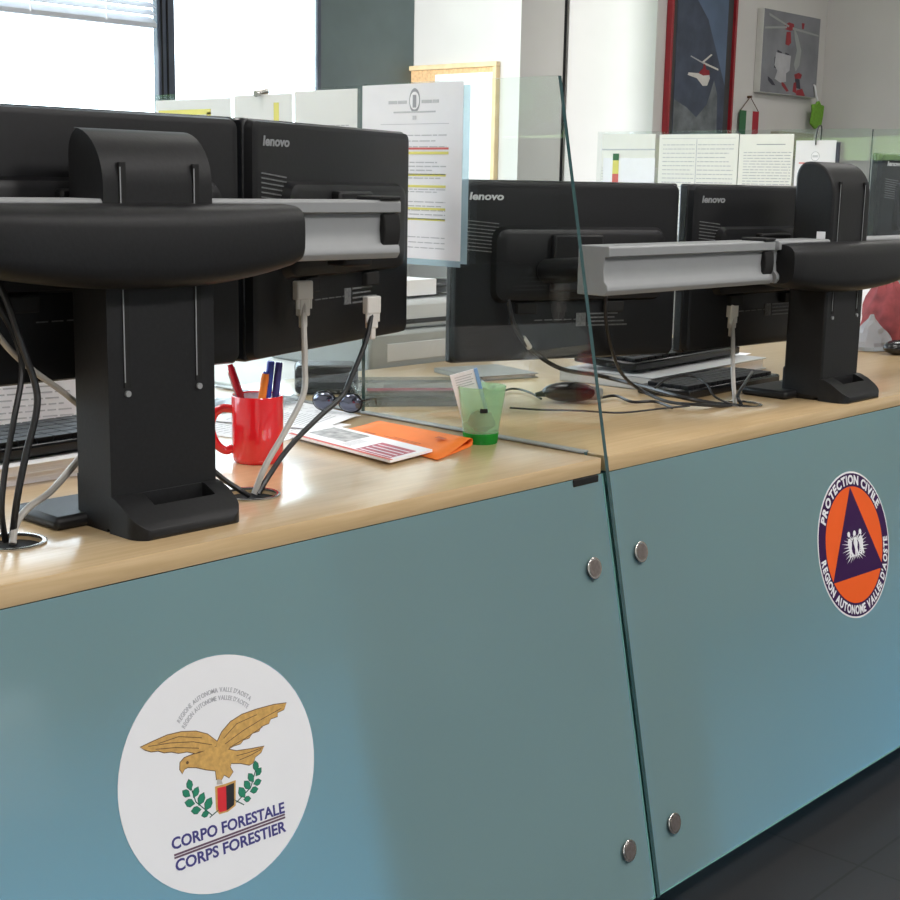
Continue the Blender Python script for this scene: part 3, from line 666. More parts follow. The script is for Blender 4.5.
# ------------------------------------------------------------------ dual arm stands
def make_stand(x, y, label, zc, rails, sticker=False, D=.067, half=(.225, .194), grp='black dual monitor stands'):
    t = thing('monitor_stand', label, 'monitor stand', (x, y, DZ), 0, grp)
    W = .0735; Ht = .452
    prof = [(0, .004), (0, Ht-.062)]
    for k in range(1, 9): a = R(90*k/9); prof.append((.055-.055*math.cos(a), Ht-.055-.007+.055*math.sin(a)+.007*math.sin(a)))
    prof += [(.055, Ht)]
    for k in range(1, 7): a = R(90*k/6); prof.append((D-.023+.023*math.sin(a), Ht-.03+.03*math.cos(a)))
    prof += [(D, .004)]
    b = MB(); b.prism(prof, (-W, 0, 0), Y, Z, X, 2*W)
    b.box(-W*.985, W*.985, .012, D+.004, 0, .06)
    col = b.build('column', 'black', t, bevel=.005, seg=3)
    for sx in (-.0490, .050):
        s = MB().box(sx-.0042, sx+.0042, -.0012, .003, .166, .415).build('slot', 'hole', col, smooth=False)
        MB().box(sx-.0040, sx-.0026, -.0018, .002, .172, .41)  .build('slot_rail', 'logodim', col, smooth=False)
        MB().cyl((sx, -.003, .159), (sx, .002, .159), .0036, seg=16).build('screw', 'alu', col)
    # pull-out foot with a hand hole
    ft_ = MB(); ft_.prism([(.004, .043), (-.006, .042), (-.022, .035), (-.046, .019), (-.054, .012), (-.056, .004), (-.053, 0), (.004, 0)], (-W-.001, 0, 0), Y, Z, X, 2*W+.004)
    fo = ft_.build('foot', 'black', t)
    rp_ = [(-W-.001, .02), (-W-.001, -.030)]+[(-W-.001+.024-.024*math.cos(R(90*k/6)), -.032-.024*math.sin(R(90*k/6))) for k in range(7)]+[(W+.003-.024+.024*math.sin(R(90*k/6)), -.032-.024*math.cos(R(90*k/6))) for k in range(7)]+[(W+.003, .02)]
    cut(fo, MB().prism(rp_, (0, 0, -.01), X, Y, Z, .2), 'INTERSECT')
    cut(fo, MB().box(-.034, .052, -.026, -.001, .012, .12))
    bv = fo.modifiers.new('bevel', 'BEVEL'); bv.width = .0025; bv.segments = 2; bv.limit_method = 'ANGLE'; bv.angle_limit = R(40)
    MB().box(-.115, .0735, .05, .150, 0, .016).build('base_plate', 'black', t, bevel=.006)
    # bowed cover over the rail
    b = MB(); rings = []
    for i in range(25):
        q = -1+2*i/24; xx = half[1]*q if q > 0 else half[0]*q
        zt = .046; zb = -.050+.022*abs(q)**2.0; yf = -.040+.012*q*q; yb = .080
        sc = 1 if abs(q) < .99 else .96
        cy, cz, ay, az = (yf+yb)/2, (zt+zb)/2, (yb-yf)/2*sc, (zt-zb)/2*sc
        ring = []
        for k in range(32):
            a = 2*PI*k/32; c_, s_ = math.cos(a), math.sin(a)
            ring.append((xx, cy+ay*math.copysign(abs(c_)**.50, c_), zc+cz+az*math.copysign(abs(s_)**.50, s_)))
        rings.append(ring)
    b.loft(rings); b.build('arm_cover', 'black', t, angle=50)
    rp = [(-.007, .0385), (.050, .0385), (.050, -.0375), (-.004, -.0375), (-.009, -.030), (-.008, -.022), (-.002, -.016), (.000, 0), (-.001, .018), (-.002, .0215), (-.010, .0225), (-.010, .036)]
    for (xa, xb, capside) in rails:
        rl = MB().prism(rp, (xa, .012, zc+.012), Y, Z, X, xb-xa).build('rail', 'alu', t, bevel=.0012)
        if capside:
            xe = xb if capside > 0 else xa
            MB().prism([(-.007, .021), (.012, .019), (.014, 0), (.012, -.018), (-.005, -.022), (-.009, -.012), (-.010, 0), (-.009, .012)], (xe-(.030 if capside > 0 else 0), .012, zc+.012), Y, Z, X, .030).build('end_plug', 'hole', rl, bevel=.002)
            MB().box(xe-capside*.02-.018, xe-capside*.02+.018, .0, .05, zc+.0500, zc+.056).build('rail_clip', 'black', rl, bevel=.002)
    for bx, by, bw in ((-.17, .10, .06), (.28, .10, .05)):
        pass
    if sticker: MB().box(-W-.0008, -W+.0002, .012, .030, zc+.048, zc+.064).build('sticker', 'paper', t, smooth=False)
    return t
stL = make_stand(.9405, 1.325, 'large black dual monitor stand at left, beside the red mug', .325, [(-.45, .386, 1)])
stR = make_stand(2.502, 1.285, 'black dual monitor stand on the right station with small white sticker', .258, [(-.765, -.272, 1), (-.258, .55, 0)], True, .082, (.25, .255))
stF = make_stand(4.36, 1.285, 'black dual monitor stand of the farthest station beyond the far glass', .330, [(-.62, .52, 0)], False, .082, (.25, .255))
# brackets joining the rails to the monitors
def dark_bar(st, pts, r=.016):
    b = MB(); b.tube(pts, r, 12, smooth=False); b.build('monitor_bracket', 'black', st, bevel=.003)
dark_bar(stL, [(.33, .05, .337), (.36, .165, .330)], .022)
MB().box(.352, .404, .075, .112, .285, .368).build('end_bracket', 'black', stL, bevel=.003)
MB().cyl((.396, .0735, .352), (.396, .0755, .352), .004, seg=14).build('red_dot', 'redcap', stL)  # small red dot on the end plate
dark_bar(stL, [(-.10, .06, .337), (-.10, .095, .325)], .022)
dark_bar(stR, [(-.64, .05, .270), (-.58, .275, .25)], .022)
dark_bar(stR, [(-.11, .05, .270), (-.04, .17, .25)], .022)

dark_bar(stF, [(-.50, .05, .342), (-.46, .48, .335)], .022)
# ------------------------------------------------------------------ cables
CB = {'blk': [(1.44, 1.5, 0.948), (1.41, 1.48, 0.91), (1.359, 1.455, 0.866), (1.325, 1.44, 0.84), (1.262, 1.42, 0.818), (1.195, 1.4, 0.79), (1.148, 1.385, 0.761), (1.126, 1.383, 0.738)],
 'l1': [(0.781, 1.41, 1.037), (0.787, 1.39, 0.996), (0.794, 1.38, 0.956), (0.806, 1.375, 0.911), (0.803, 1.37, 0.882), (0.788, 1.37, 0.835), (0.775, 1.37, 0.786), (0.773, 1.381, 0.738)],
 'l2': [(0.78, 1.41, 1.004), (0.797, 1.4, 0.965), (0.799, 1.39, 0.927), (0.781, 1.38, 0.874), (0.768, 1.38, 0.82), (0.759, 1.375, 0.777), (0.768, 1.386, 0.738)],
 'l3': [(0.773, 1.4, 0.972), (0.796, 1.405, 0.946), (0.827, 1.41, 0.92), (0.861, 1.415, 0.896), (0.896, 1.42, 0.868)],
 'l4': [(0.908, 1.43, 0.823), (0.882, 1.43, 0.799), (0.84, 1.41, 0.779), (0.8, 1.39, 0.77), (0.778, 1.38, 0.756), (0.767, 1.369, 0.738)],
 'r1': [(2.372, 1.455, 0.894), (2.356, 1.44, 0.849), (2.297, 1.4, 0.796), (2.27, 1.375, 0.738)],
 'r2': [(1.85, 1.585, 0.941), (1.86, 1.578, 0.897), (1.9, 1.574, 0.854), (1.98, 1.568, 0.812), (2.23, 1.664, 0.766), (2.224, 1.561, 0.758), (2.163, 1.428, 0.758), (2.209, 1.381, 0.746),
        (2.267, 1.362, 0.738)],
 'r3': [(2.02, 1.501, 0.953), (2.03, 1.506, 0.902), (2.06, 1.512, 0.845), (2.12, 1.53, 0.793), (2.191, 1.537, 0.756), (2.161, 1.452, 0.746), (2.155, 1.378, 0.75), (2.249, 1.362, 0.738)],
 'r4': [(2.087, 1.562, 0.746), (2.144, 1.562, 0.746), (2.108, 1.496, 0.746), (2.142, 1.468, 0.746), (2.106, 1.406, 0.746)],
 'r5': [(2.005, 1.63, 0.746), (2.054, 1.703, 0.746), (2.061, 1.749, 0.746), (1.985, 1.728, 0.746)],
 'r6': [(1.879, 1.599, 0.746), (1.903, 1.549, 0.746), (1.95, 1.495, 0.746), (1.987, 1.435, 0.746), (2.08, 1.414, 0.746), (2.13, 1.384, 0.75)],
 'r7': [(2.119, 1.454, 0.776), (2.179, 1.467, 0.786), (2.248, 1.464, 0.786), (2.24, 1.422, 0.776), (2.226, 1.392, 0.756), (2.253, 1.358, 0.738)],
 'r8': [(2.531, 1.497, 0.766), (2.348, 1.405, 0.766), (2.272, 1.371, 0.756), (2.27, 1.36, 0.738)],
 'r9': [(3.184, 1.62, 0.875), (3.226, 1.62, 0.843), (3.177, 1.6, 0.808), (3.115, 1.58, 0.79), (3.244, 1.637, 0.746), (3.006, 1.525, 0.746)],
 'short': [(1.07, 1.42, 0.782), (1.081, 1.4, 0.763), (1.095, 1.385, 0.749), (1.11, 1.382, 0.738)],
 'vga': [(1.257, 1.445, 0.981), (1.25, 1.435, 0.939), (1.243, 1.425, 0.893), (1.227, 1.41, 0.855), (1.182, 1.395, 0.812), (1.141, 1.385, 0.774), (1.122, 1.386, 0.738)]}
def cable(k, label, r=.0032, m='cable', plug=None, grp=None):
    t = thing('cable', label, 'cable', CB[k][-1], 0, grp); o = Vector(CB[k][-1]); P = [Vector(p)-o for p in CB[k]]
    MB().tube(P, r, 8).build('wire', m, t)
    if plug:
        d = (P[1]-P[0]).normalized()
        a = P[0]+Z*.034; a2 = P[0]+Z*.012
        mtx = Matrix.Translation(P[0]) 
        b = MB(); b.box(-.014, .014, -.006, .006, -.002, .024, mtx=mtx); b.box(-.009, .009, -.0055, .0055, -.024, .0, mtx=mtx); b.box(-.005, .005, -.0045, .0045, -.040, -.022, mtx=mtx)
        b.build('plug', plug, t, bevel=.002)
        for sx in (-.011, .011): MB().cyl(P[0]+Vector((sx, -.002, -.014)), P[0]+Vector((sx, -.002, .0)), .003, seg=10).build('thumb_screw', plug, t)
    return t
GL = 'cables of the left stand'; GR = 'cables of the right station'
cable('vga', 'grey monitor cable with tall plug running down beside the red mug', .0042, 'cablegrey', 'plug', GL)
cable('blk', 'black cable with white plug looping from the monitor to the grommet', .0038, 'cable', 'plug', GL)
cable('short', 'short black cable from behind the left stand into the grommet', .0036, 'cable', None, GL)
cable('l1', 'thicker black cable bending right then down at the left edge', .0040, 'cable', None, GL)
cable('l2', 'black cable curving inward to the grommet at the far left edge', .0036, 'cable', None, GL)
cable('l3', 'grey cable passing behind the left stand below the arm cover', .0036, 'cablegrey', None, GL)
cable('l4', 'grey cable dropping into the far left grommet', .0042, 'cablegrey', None, GL)
cable('r1', 'straight grey cable hanging to the right station grommet', .0042, 'cablegrey', 'plug', GR)
cable('r2', 'black cable sweeping from the logo monitor across to the right grommet', .0042, 'cable', None, GR)
cable('r3', 'thin black cable hanging under the rail right of the slanted glass edge', .0032, 'cable', None, GR)
cable('r4', 'black cable leaving the right end of the oval adapter', .0028, 'cable', None, GR)
cable('r5', 'thin black cable leaving the left end of the oval adapter', .0022, 'cable', None, GR)
cable('r6', 'thin black cable lying flat in front of the oval adapter', .0018, 'cable', None, GR)
cable('r7', 'thin black cable arching over the lower keyboard', .0022, 'cable', None, GR)
cable('r8', 'black cable from behind the right stand to its grommet', .0032, 'cable', None, GR)
cable('r9', 'thin black cable coiling right of the right stand', .0026, 'cable', None, GR)
# white sleeve on the sweeping cable is a tag of its own colour
t = [o for o in bpy.data.objects if o.name.startswith('cable') and o.get('label', '').startswith('black cable sweeping')][0]
o0 = Vector(CB['r2'][-1]); a, c = Vector(CB['r2'][1])-o0, Vector(CB['r2'][2])-o0
MB().cyl(a.lerp(c, .55), a.lerp(c, .98), .0056, seg=12).build('white_sleeve', 'plug', t)

# ------------------------------------------------------------------ small things on the left station
t = thing('mug', 'glossy red mug holding pens on the left worktop', 'mug', (1.258, 1.545, DZ), 0)
b = MB(); b.lathe([(.002, .0), (.033, .0), (.0360, .003), (.0370, .008), (.0370, .095), (.0361, .0965), (.0345, .095), (.0342, .010), (.002, .008)])
b.build('cup', 'red', t)
hd = Vector((-.80, .60, 0)).normalized()
hp = [hd*.034+Z*.076, hd*.051+Z*.077, hd*.063+Z*.066, hd*.066+Z*.046, hd*.058+Z*.025, hd*.046+Z*.016, hd*.035+Z*.020]
MB().tube(hp, .0062, 12).build('handle', 'red', t)
MB().lathe([(.001, .0125), (.0330, .0125), (.0339, .016), (.0340, .0945), (.0336, .0945), (.0330, .018), (.001, .015)]).build('inner_glaze', 'paper', t)
def pen(label, base, top, r, m, parts):
    base, top = Vector(base), Vector(top); ax = (top-base).normalized(); L = (top-base).length
    t = thing('pen', label, 'pen', base, 0, 'pens in the red mug'); q = ax.to_track_quat('Z', 'Y'); t.rotation_mode = 'QUATERNION'; t.rotation_quaternion = q
    MB().lathe([(.001, 0), (r*.5, .006), (r, .014), (r, L-.008), (r*.85, L), (.001, L)], seg=16).build('barrel', m, t)
    for nm, mm, za, zb, k in parts: MB().lathe([(.001, za), (r*k, za), (r*k, zb-.002), (r*k*.8, zb), (.001, zb)], seg=16).build(nm, mm, t)
    return t
mb_ = Vector((1.258, 1.545, DZ+.010))
right = Vector((.78, -.63, 0))
p = pen('red pen with clip leaning left in the red mug', mb_+right*.004, mb_+right*-.026+Z*.128+Vector((.0, .02, 0)), .0044, 'redcap', [('cap', 'redcap', .088, .132, 1.15)])
MB().box(-.0012, .0012, -.0075, -.0055, .088, .126).build('clip', 'paper', p, bevel=.0005)
pen('orange felt pen with white grip in the red mug', mb_+right*-.006+Vector((-.003, -.004, 0)), mb_+right*.012+Z*.118+Vector((-.005, -.006, 0)), .0056, 'orangepen', [('end_cap', 'blue', .112, .122, .7)])
pen('blue pen in the red mug beside the orange pen', mb_+right*.006+Vector((.006, .008, 0)), mb_+right*.019+Z*.131, .0050, 'blue', [('cap', 'blue', .085, .136, 1.12)])
pen('dark violet pen in the red mug, rightmost', mb_+right*.016, mb_+right*.031+Z*.129+Vector((.002, .003, 0)), .0046, 'navy', [('cap', 'navy', .085, .134, 1.15)])

# green tumbler with a card in it
t = thing('tumbler', 'translucent green plastic tumbler beside the slanted glass', 'tumbler', (1.6115, 1.430, DZ))
b = MB(); b.lathe([(.027, .012), (.0385, .090), (.0370, .090), (.0258, .012)]); 
o = b.build('wall', 'greenglass', t)
MB().lathe([(.001, 0), (.0262, 0), (.0268, .002), (.0285, .017), (.001, .015)]).build('thick_base', 'greenbase', t)
MB().box(-.006, .006, -.0012, 0, -.0035, .0035, mtx=Matrix.Translation((-.0215, -.0245, .055)) @ Matrix.Rotation(R(-42), 4, 'Z')).build('oval_label', 'hole', t, bevel=.0015)
o = MB().blob((0, 0, 0), (.022, .022, .017), 18, 8, .12).build('scraps', 'trinket', loc=(1.6115, 1.430, DZ+.0345)); tag(o, 'brown scraps lying in the bottom of the green tumbler', 'scraps')
t = thing('note_card', 'white note card with blue edge sticking out of the green tumbler', 'card', (1.6105, 1.433, DZ+.026), R(-44))
mt = Matrix.Rotation(R(-16), 4, 'Y') @ Matrix.Rotation(R(8), 4, 'X')
MB().box(-.024, .014, -.0012, .0012, .012, .092, mtx=mt).build('card', 'paper', t, bevel=.0004)
MB().box(.0142, .0200, -.0022, .0022, .012, .092, mtx=mt).build('blue_edge', 'lightblue', t, bevel=.0004)
b = MB()
for k in range(5): b.box(-.018, .010-.003*(k%2), -.0018, -.0010, .085-k*.004, .0862-k*.004, mtx=mt)
b.build('handwriting', 'inklight', t, smooth=False)

# leaflet and orange flyer: quads measured on the worktop
def slab_on(name, q, z0, z1, m, parent=None):
    b = MB(); b.prism([(p[0], p[1]) for p in q], (0, 0, z0), X, Y, Z, z1-z0); return b.build(name, m, parent, smooth=False)
def lerp2(q, u, v):
    a, b_, c, d = [Vector((*p, 0)) for p in q]; r = a.lerp(b_, u).lerp(d.lerp(c, u), v); return (r.x, r.y)
Q = [(1.374, 1.391), (1.479, 1.408), (1.510, 1.665), (1.405, 1.650)]; c0 = (1.44, 1.53)
t = thing('leaflet', 'white and red folded leaflet lying over the orange flyer', 'leaflet', (c0[0], c0[1], DZ))
Q = [(x-c0[0], y-c0[1]) for x, y in Q]
sub = lambda u0, v0, u1, v1: [lerp2(Q, u0, v0), lerp2(Q, u1, v0), lerp2(Q, u1, v1), lerp2(Q, u0, v1)]
slab_on('sheet', Q, .0045, .0085, 'paper', t)
slab_on('red_edge', sub(0, 0, .07, 1), .0085, .0088, 'redink', t)
slab_on('red_block', sub(.10, .04, .72, .36), .0085, .0088, mat('leaflet_rose', (.45, .10, .14), .5, noise=.3, nscale=60), t)
b = MB()
for k in range(4): b.prism(sub(.14+k*.14, .05, .17+k*.14, .34), (0, 0, .0088), X, Y, Z, .0003)
b.build('white_stripes', 'paper', t, smooth=False)
slab_on('picture', sub(.30, .55, .88, .92), .0085, .0088, mat('leaflet_picture', (.40, .38, .37), .5, noise=.5, nscale=70), t)
b = MB()
for k in range(5): b.prism(sub(.15, .45+k*.018, .6, .453+k*.018), (0, 0, .0085), X, Y, Z, .0003)
b.build('caption', 'inklight', t, smooth=False)
Q = [(1.452, 1.372), (1.575, 1.414), (1.608, 1.650), (1.490, 1.640)]; c0 = (1.53, 1.51)
t = thing('flyer', 'bright orange flyer folded over on itself beside the green tumbler', 'flyer', (c0[0], c0[1], DZ)); Q = [(x-c0[0], y-c0[1]) for x, y in Q]
b = MB(); rings = []
for v in [i/8 for i in range(9)]:
    A = Vector((*lerp2(Q, 0, v), 0)); B_ = Vector((*lerp2(Q, 1, v), 0)); d = (B_-A).normalized(); L = (B_-A).length; hh = .0135*(1-.55*v)
    prof = [(0, .0008), (L*.6, .0008), (L*.9, .0008)]
    for k in range(7):
        a = -PI/2+PI*k/6; prof.append((L-.008+.010*math.cos(a), .0008+hh/2+hh/2*math.sin(a)))
    prof += [(L*.85, .0008+hh*.92), (L*.6, .0008+hh*.55), (L*.3, .0028), (0, .0022)]
    th = .0004; inner = [(x_-(.0006 if x_ > L*.95 else 0), z_) for x_, z_ in prof]
    rings.append([A+d*x_+Z*z_ for x_, z_ in prof])
VR = [[b.v(p) for p in r] for r in rings]
for r0, r1 in zip(VR, VR[1:]):
    for i in range(len(r0)-1): b.f([r0[i], r0[i+1], r1[i+1], r1[i]])
o = b.build('sheet', 'orange', t)
so = o.modifiers.new('thickness', 'SOLIDIFY'); so.thickness = .0005
b = MB()
for u0, v0, u1, v1 in ((.30, .30, .32, .62), (.36, .28, .375, .55), (.62, .16, .72, .24), (.25, .70, .30, .80)):
    q = [lerp2(Q, u0, v0), lerp2(Q, u1, v0), lerp2(Q, u1, v1), lerp2(Q, u0, v1)]
    z_ = .0062 if u0 < .5 else .0125
    b.prism(q, (0, 0, z_), X, Y, Z, .0003)
o = b.build('print_marks', mat('flyer_print', (.50, .10, .02), .6, noise=.2), t, smooth=False)

# loose sheets behind the mug
def sheet(label, x, y, rz, z, m='paper', w=.21, l=.297, rows=18, grp='loose white sheets behind the mug', th=.0012):
    t = thing('paper_sheet', label, 'paper', (x, y, DZ+z), R(rz), grp)
    MB().box(-w/2, w/2, -l/2, l/2, 0, th).build('sheet', m, t, smooth=False)
    b = MB()
    for x0, x1, yy, hh in textrows(-w/2+.02, w/2-.02, l/2-.03, -l/2+.03, rows, .0022): b.box(x0, x1, yy-hh/2, yy+hh/2, th, th+.0002)
    b.build('print_lines', 'inklight', t, smooth=False); return t
sheet('white printed sheet nearest the mug', 1.43, 1.80, 12, 0)
sheet('white printed sheet under the sunglasses', 1.545, 1.885, -6, .0014)
sheet('white printed sheet partly under the leaflet end', 1.51, 1.79, 24, .0028, w=.15, l=.21)
sheet('white printed sheet left of the mug behind the stand', 1.19, 1.95, -10, 0)
sheet('white printed sheet at the back edge behind the mug', 1.40, 2.015, 78, .0042, rows=6)
t = thing('plastic_wallet', 'crumpled clear wallet with blue rim behind the mug', 'wallet', (1.56, 1.93, DZ+.0046), R(20))
b = MB(); n = 8
vv = [[b.v((-.10+.2*i/n, -.055+.11*j/n, .004+random.uniform(0, .018)*(0 if i in (0, n) or j in (0, n) else 1))) for j in range(n+1)] for i in range(n+1)]
for i in range(n):
    for j in range(n): b.f([vv[i][j], vv[i+1][j], vv[i+1][j+1], vv[i][j+1]])
b.build('film', 'bag', t); MB().box(-.10, .10, .050, .058, .0, .006).build('blue_rim', 'lightblue', t, bevel=.001)

# sunglasses
t = thing('sunglasses', 'dark mirrored sunglasses on the loose sheets in front of the black box', 'sunglasses', (1.622, 1.772, DZ+.0050), R(-66)); t.scale = (.72, .72, .72)
fr_ = MB()
for sx in (-.034, .034):
    b = MB(); rings = []
    for k in range(7):
        q = k/6; sc = math.sqrt(max(0, 1-q*q))*.98+.02
        rings.append([(sx+.029*sc*math.cos(2*PI*i/28), -.006-.012*q, .024+.022*sc*math.sin(2*PI*i/28)) for i in range(28)])
    b.loft(rings); b.build('lens', 'lens', t)
    fr_.tube([(sx+.030*math.cos(2*PI*i/24), -.004, .024+.0235*math.sin(2*PI*i/24)) for i in range(25)], .0022, 8, 2)
fr_.tube([(-.008, -.004, .030), (0, -.007, .034), (.008, -.004, .030)], .0025, 8)
fr_.build('frame', 'blackshiny', t)
for sx in (-1, 1): MB().tube([(sx*.064, -.002, .030), (sx*.066, .03, .030), (sx*.064, .075, .026), (sx*.058, .105, .006)], .0026, 8).build('temple', 'blackshiny', t)
t = thing('speaker_box', 'low black rounded box behind the glass next to the sunglasses', 'box', (1.785, 1.985, DZ), R(-40))
MB().box(-.060, .060, -.045, .045, 0, .055).build('case', 'blackshiny', t, bevel=.010, seg=3)
MB().box(-.045, .045, -.0465, -.0445, .012, .040).build('grille', 'hole', t, bevel=.001)
# clear acrylic letter trays behind the divider
for k, (lb, zz) in enumerate((('lower clear acrylic letter tray behind the glass divider', 0), ('upper clear acrylic letter tray with red folder behind the divider', .019))):
    t = thing('letter_tray', lb, 'letter tray', (1.862, 1.800, DZ+zz), R(-38), 'stacked acrylic trays')
    MB().box(-.13, .13, -.09, .09, .0, .004).build('tray_floor', 'acrylic', t, bevel=.001)
    MB().box(-.13, .13, -.092, -.088, .0, .010).box(-.13, .13, .088, .092, .0, .010).box(-.132, -.128, -.092, .092, 0, .010).build('rim', 'acrylic', t, bevel=.001)
    for sx in (-.12, .12): MB().cyl((sx, -.08, .004), (sx, -.08, .0188), .004, seg=12).build('post', 'chrome', t)
o = MB().box(-.11, .11, -.078, -.045, 0, .004).build('folder', 'maroon', bevel=.001, loc=(1.862, 1.800, DZ+.0235)); o.rotation_euler = (0, 0, R(-38)); tag(o, 'narrow red folder lying in the upper acrylic tray', 'folder')
# grey printer
t = thing('printer', 'light grey desktop printer glimpsed between the two monitor pairs', 'printer', (2.28, 2.34, .73), R(0))
MB().box(-.20, .20, -.17, .17, 0, .085).build('lower_body', 'mgrey', t, bevel=.008)
MB().box(-.195, .195, -.150, .17, .086, .150).build('upper_body', 'lgrey', t, bevel=.012)
MB().box(-.15, .15, -.1715, -.1690, .020, .060).build('paper_cassette', 'lgrey', t, bevel=.003)
MB().box(-.14, .14, -.1518, -.1490, .098, .108).build('output_slot', 'hole', t, smooth=False)
MB().box(-.14, .14, -.10, .12, .1502, .1560).build('lid', 'blackshiny', t, bevel=.002)
sheet('stack of white paper on the grey printer', 2.22, 2.36, 4, .147, rows=4, th=.035, grp=None)
o = MB().blob((0, 0, 0), (.055, .032, .018), 20, 10).build('computer_mouse', 'blackshiny', loc=(2.37, 2.25, .73+.157+.017)); tag(o, 'black mouse lying on top of the grey printer', 'mouse')

# ------------------------------------------------------------------ left: stack of paper, keyboard, propped sheet
def keyboard(label, loc, rz, tilt=0., L=.45, D=.15, grp='black keyboards'):
    t = thing('keyboard', label, 'keyboard', loc, R(rz), grp)
    m0 = Matrix.Rotation(R(tilt), 4, 'X')
    MB().box(-L/2, L/2, -D/2, D/2, .0, .018, mtx=m0).build('case', 'blackshiny', t, bevel=.004)
    n = 0
    for j in range(5):
        b = MB(); k = 15; kw = (L-.03)/k; kd = (D-.025)/5
        for i in range(k):
            x0 = -L/2+.015+i*kw; y0 = -D/2+.012+j*kd
            b.box(x0+.001, x0+kw-.001, y0+.001, y0+kd-.001, .018, .024, mtx=m0)
        b.build('key_row', 'key', t, bevel=.001)
    MB().box(L/2-.06, L/2-.03, D/2-.011, D/2-.009, .0182, .0186, mtx=m0).build('status_lights', 'plug', t, smooth=False)
    return t
for k in range(2):
    lb = ['lower white ledger of the stack behind the left stand', 'upper white ledger of the stack, under the left keyboard'][k]
    t = thing('ledger', lb, 'ledger', (.90+.008*(k%2), 1.735+.005*((k+1)%2), DZ+.0002+k*.0132), R([0, 2, -1.5, 1][k]), 'stacked white ledgers')
    MB().box(-.17, .17, -.115, .115, .0, .0016).box(-.17, .17, -.115, .115, .0112, .0128).build('cover', 'paper', t, smooth=False)
    b = MB()
    for q in range(5): b.box(-.166, .166, -.1135+.0006*(q%2), .112, .0016+q*.00192, .0016+(q+1)*.00192)
    b.build('pages', 'paper', t, smooth=False)
keyboard('black keyboard on the white ledgers behind the left stand', (.93, 1.725, DZ+.0268), 3)
t = thing('desk_calendar', 'pale printed sheet propped up behind the left keyboard', 'calendar', (1.09, 1.93, DZ), R(-12))
mt = Matrix.Rotation(R(-22), 4, 'X')
MB().box(-.12, .12, -.002, .002, .0, .18, mtx=mt).build('sheet', 'paper', t, smooth=False)
MB().box(-.12, .12, .002, .006, .0, .15, mtx=Matrix.Translation((0, .125, 0)) @ Matrix.Rotation(R(24), 4, 'X')).build('back_leaf', 'lgrey', t, smooth=False)
b = MB()
for x0, x1, z, hh in textrows(-.10, .10, .165, .02, 16, .0022): b.box(x0, x1, -.0026, -.0018, z-hh/2, z+hh/2, mtx=mt)
b.build('print_lines', 'inklight', t, smooth=False)
sheet('white sheet at the far left behind the keyboard', .93, 1.96, 8, .0, rows=6)

# ------------------------------------------------------------------ right station
t = thing('power_adapter', 'dark oval in-line adapter behind the slanted glass', 'adapter', (2.045, 1.595, DZ), R(-44))
MB().blob((0, 0, .019), (.052, .028, .019), 24, 12).build('body', 'blackshiny', t)
MB().cyl((.036, 0, .018), (.062, 0, .016), .014, .011, seg=20).build('grey_end', 'mgrey', t, bevel=.002)
MB().cyl((-.045, 0, .016), (-.064, 0, .013), .007, .004, seg=14).build('strain_relief', 'cable', t)
t = thing('binder', 'flat grey ring binder under the right station keyboard', 'binder', (2.52, 1.70, DZ), R(4))
MB().box(-.25, .25, -.11, .11, 0, .003).box(-.25, .25, -.11, .11, .023, .026).box(-.25, -.246, -.11, .11, 0, .026).build('cover', 'lgrey', t, bevel=.001)
MB().box(-.24, .24, -.106, .106, .003, .023).build('pages', 'paper', t, smooth=False)
keyboard('black keyboard tilted on the grey binder behind the right stand', (2.52, 1.72, DZ+.0345), 4, 3)
keyboard('lower black keyboard on the worktop under the cable tangle', (2.42, 1.525, DZ), 2, 0, .36, .12)
sheet('white sheet under the two right station monitors', 2.72, 1.95, 30, 0, grp='loose sheets on the right station')
sheet('second white sheet half hidden behind the right keyboard', 2.86, 1.90, 12, .0014, grp='loose sheets on the right station')
t = thing('folder', 'grey flat folder behind the logo monitor and the divider', 'folder', (2.08, 1.835, DZ), R(-15))
t.location = (2.22, 1.93, DZ)
MB().box(-.10, .06, -.07, .09, 0, .002).box(-.10, .06, -.07, .09, .008, .010).box(-.10, -.098, -.07, .09, 0, .010).build('cover', 'mgrey', t, bevel=.0008)
MB().box(-.094, .055, -.066, .085, .002, .008).build('pages', 'paper', t, smooth=False)
# heap at the far end of the right station
b = MB(); rings = []
for i in range(11):
    th = PI*i/10*.5; row = []
    for k in range(22):
        ph = 2*PI*k/22; j = 1+.13*math.sin(3*ph+i*.6)+.07*math.sin(7*ph-i)
        rr_ = max(.004, .060*math.cos(th)**.7)*j; row.append((rr_*.7*math.cos(ph), rr_*math.sin(ph), .172*math.sin(th)*(1+.06*math.sin(5*ph))))
    rings.append(row)
b.loft(rings); o = b.build('cloth', 'maroon', loc=(3.435, 1.650, DZ)); tag(o, 'crumpled maroon cloth heaped by the far glass divider', 'cloth')
o = MB().box(-.004, .004, -.055, .055, 0, .15).build('paper_sheet', 'paper', loc=(3.468, 1.765, DZ), smooth=False); o.rotation_euler = (0, R(6), R(4)); tag(o, 'white sheet standing against the far glass left of the maroon cloth', 'paper')
b = MB(); rings = []
for i in range(9):
    th = PI*.5*i/8; row = []
    for k in range(16):
        ph = 2*PI*k/16; j = 1+random.uniform(-.16, .16)
        rr_ = max(.006, .075*(1-(i/8)**1.4))*j; row.append((rr_*math.cos(ph), rr_*.7*math.sin(ph), .085*i/8+random.uniform(-.003, .003)*(i > 0)))
    rings.append(row)
b.loft(rings); o = b.build('plastic_bag', 'bag', loc=(3.345, 1.640, DZ+.002), angle=12); tag(o, 'crumpled clear plastic bag in front of the maroon cloth', 'bag')
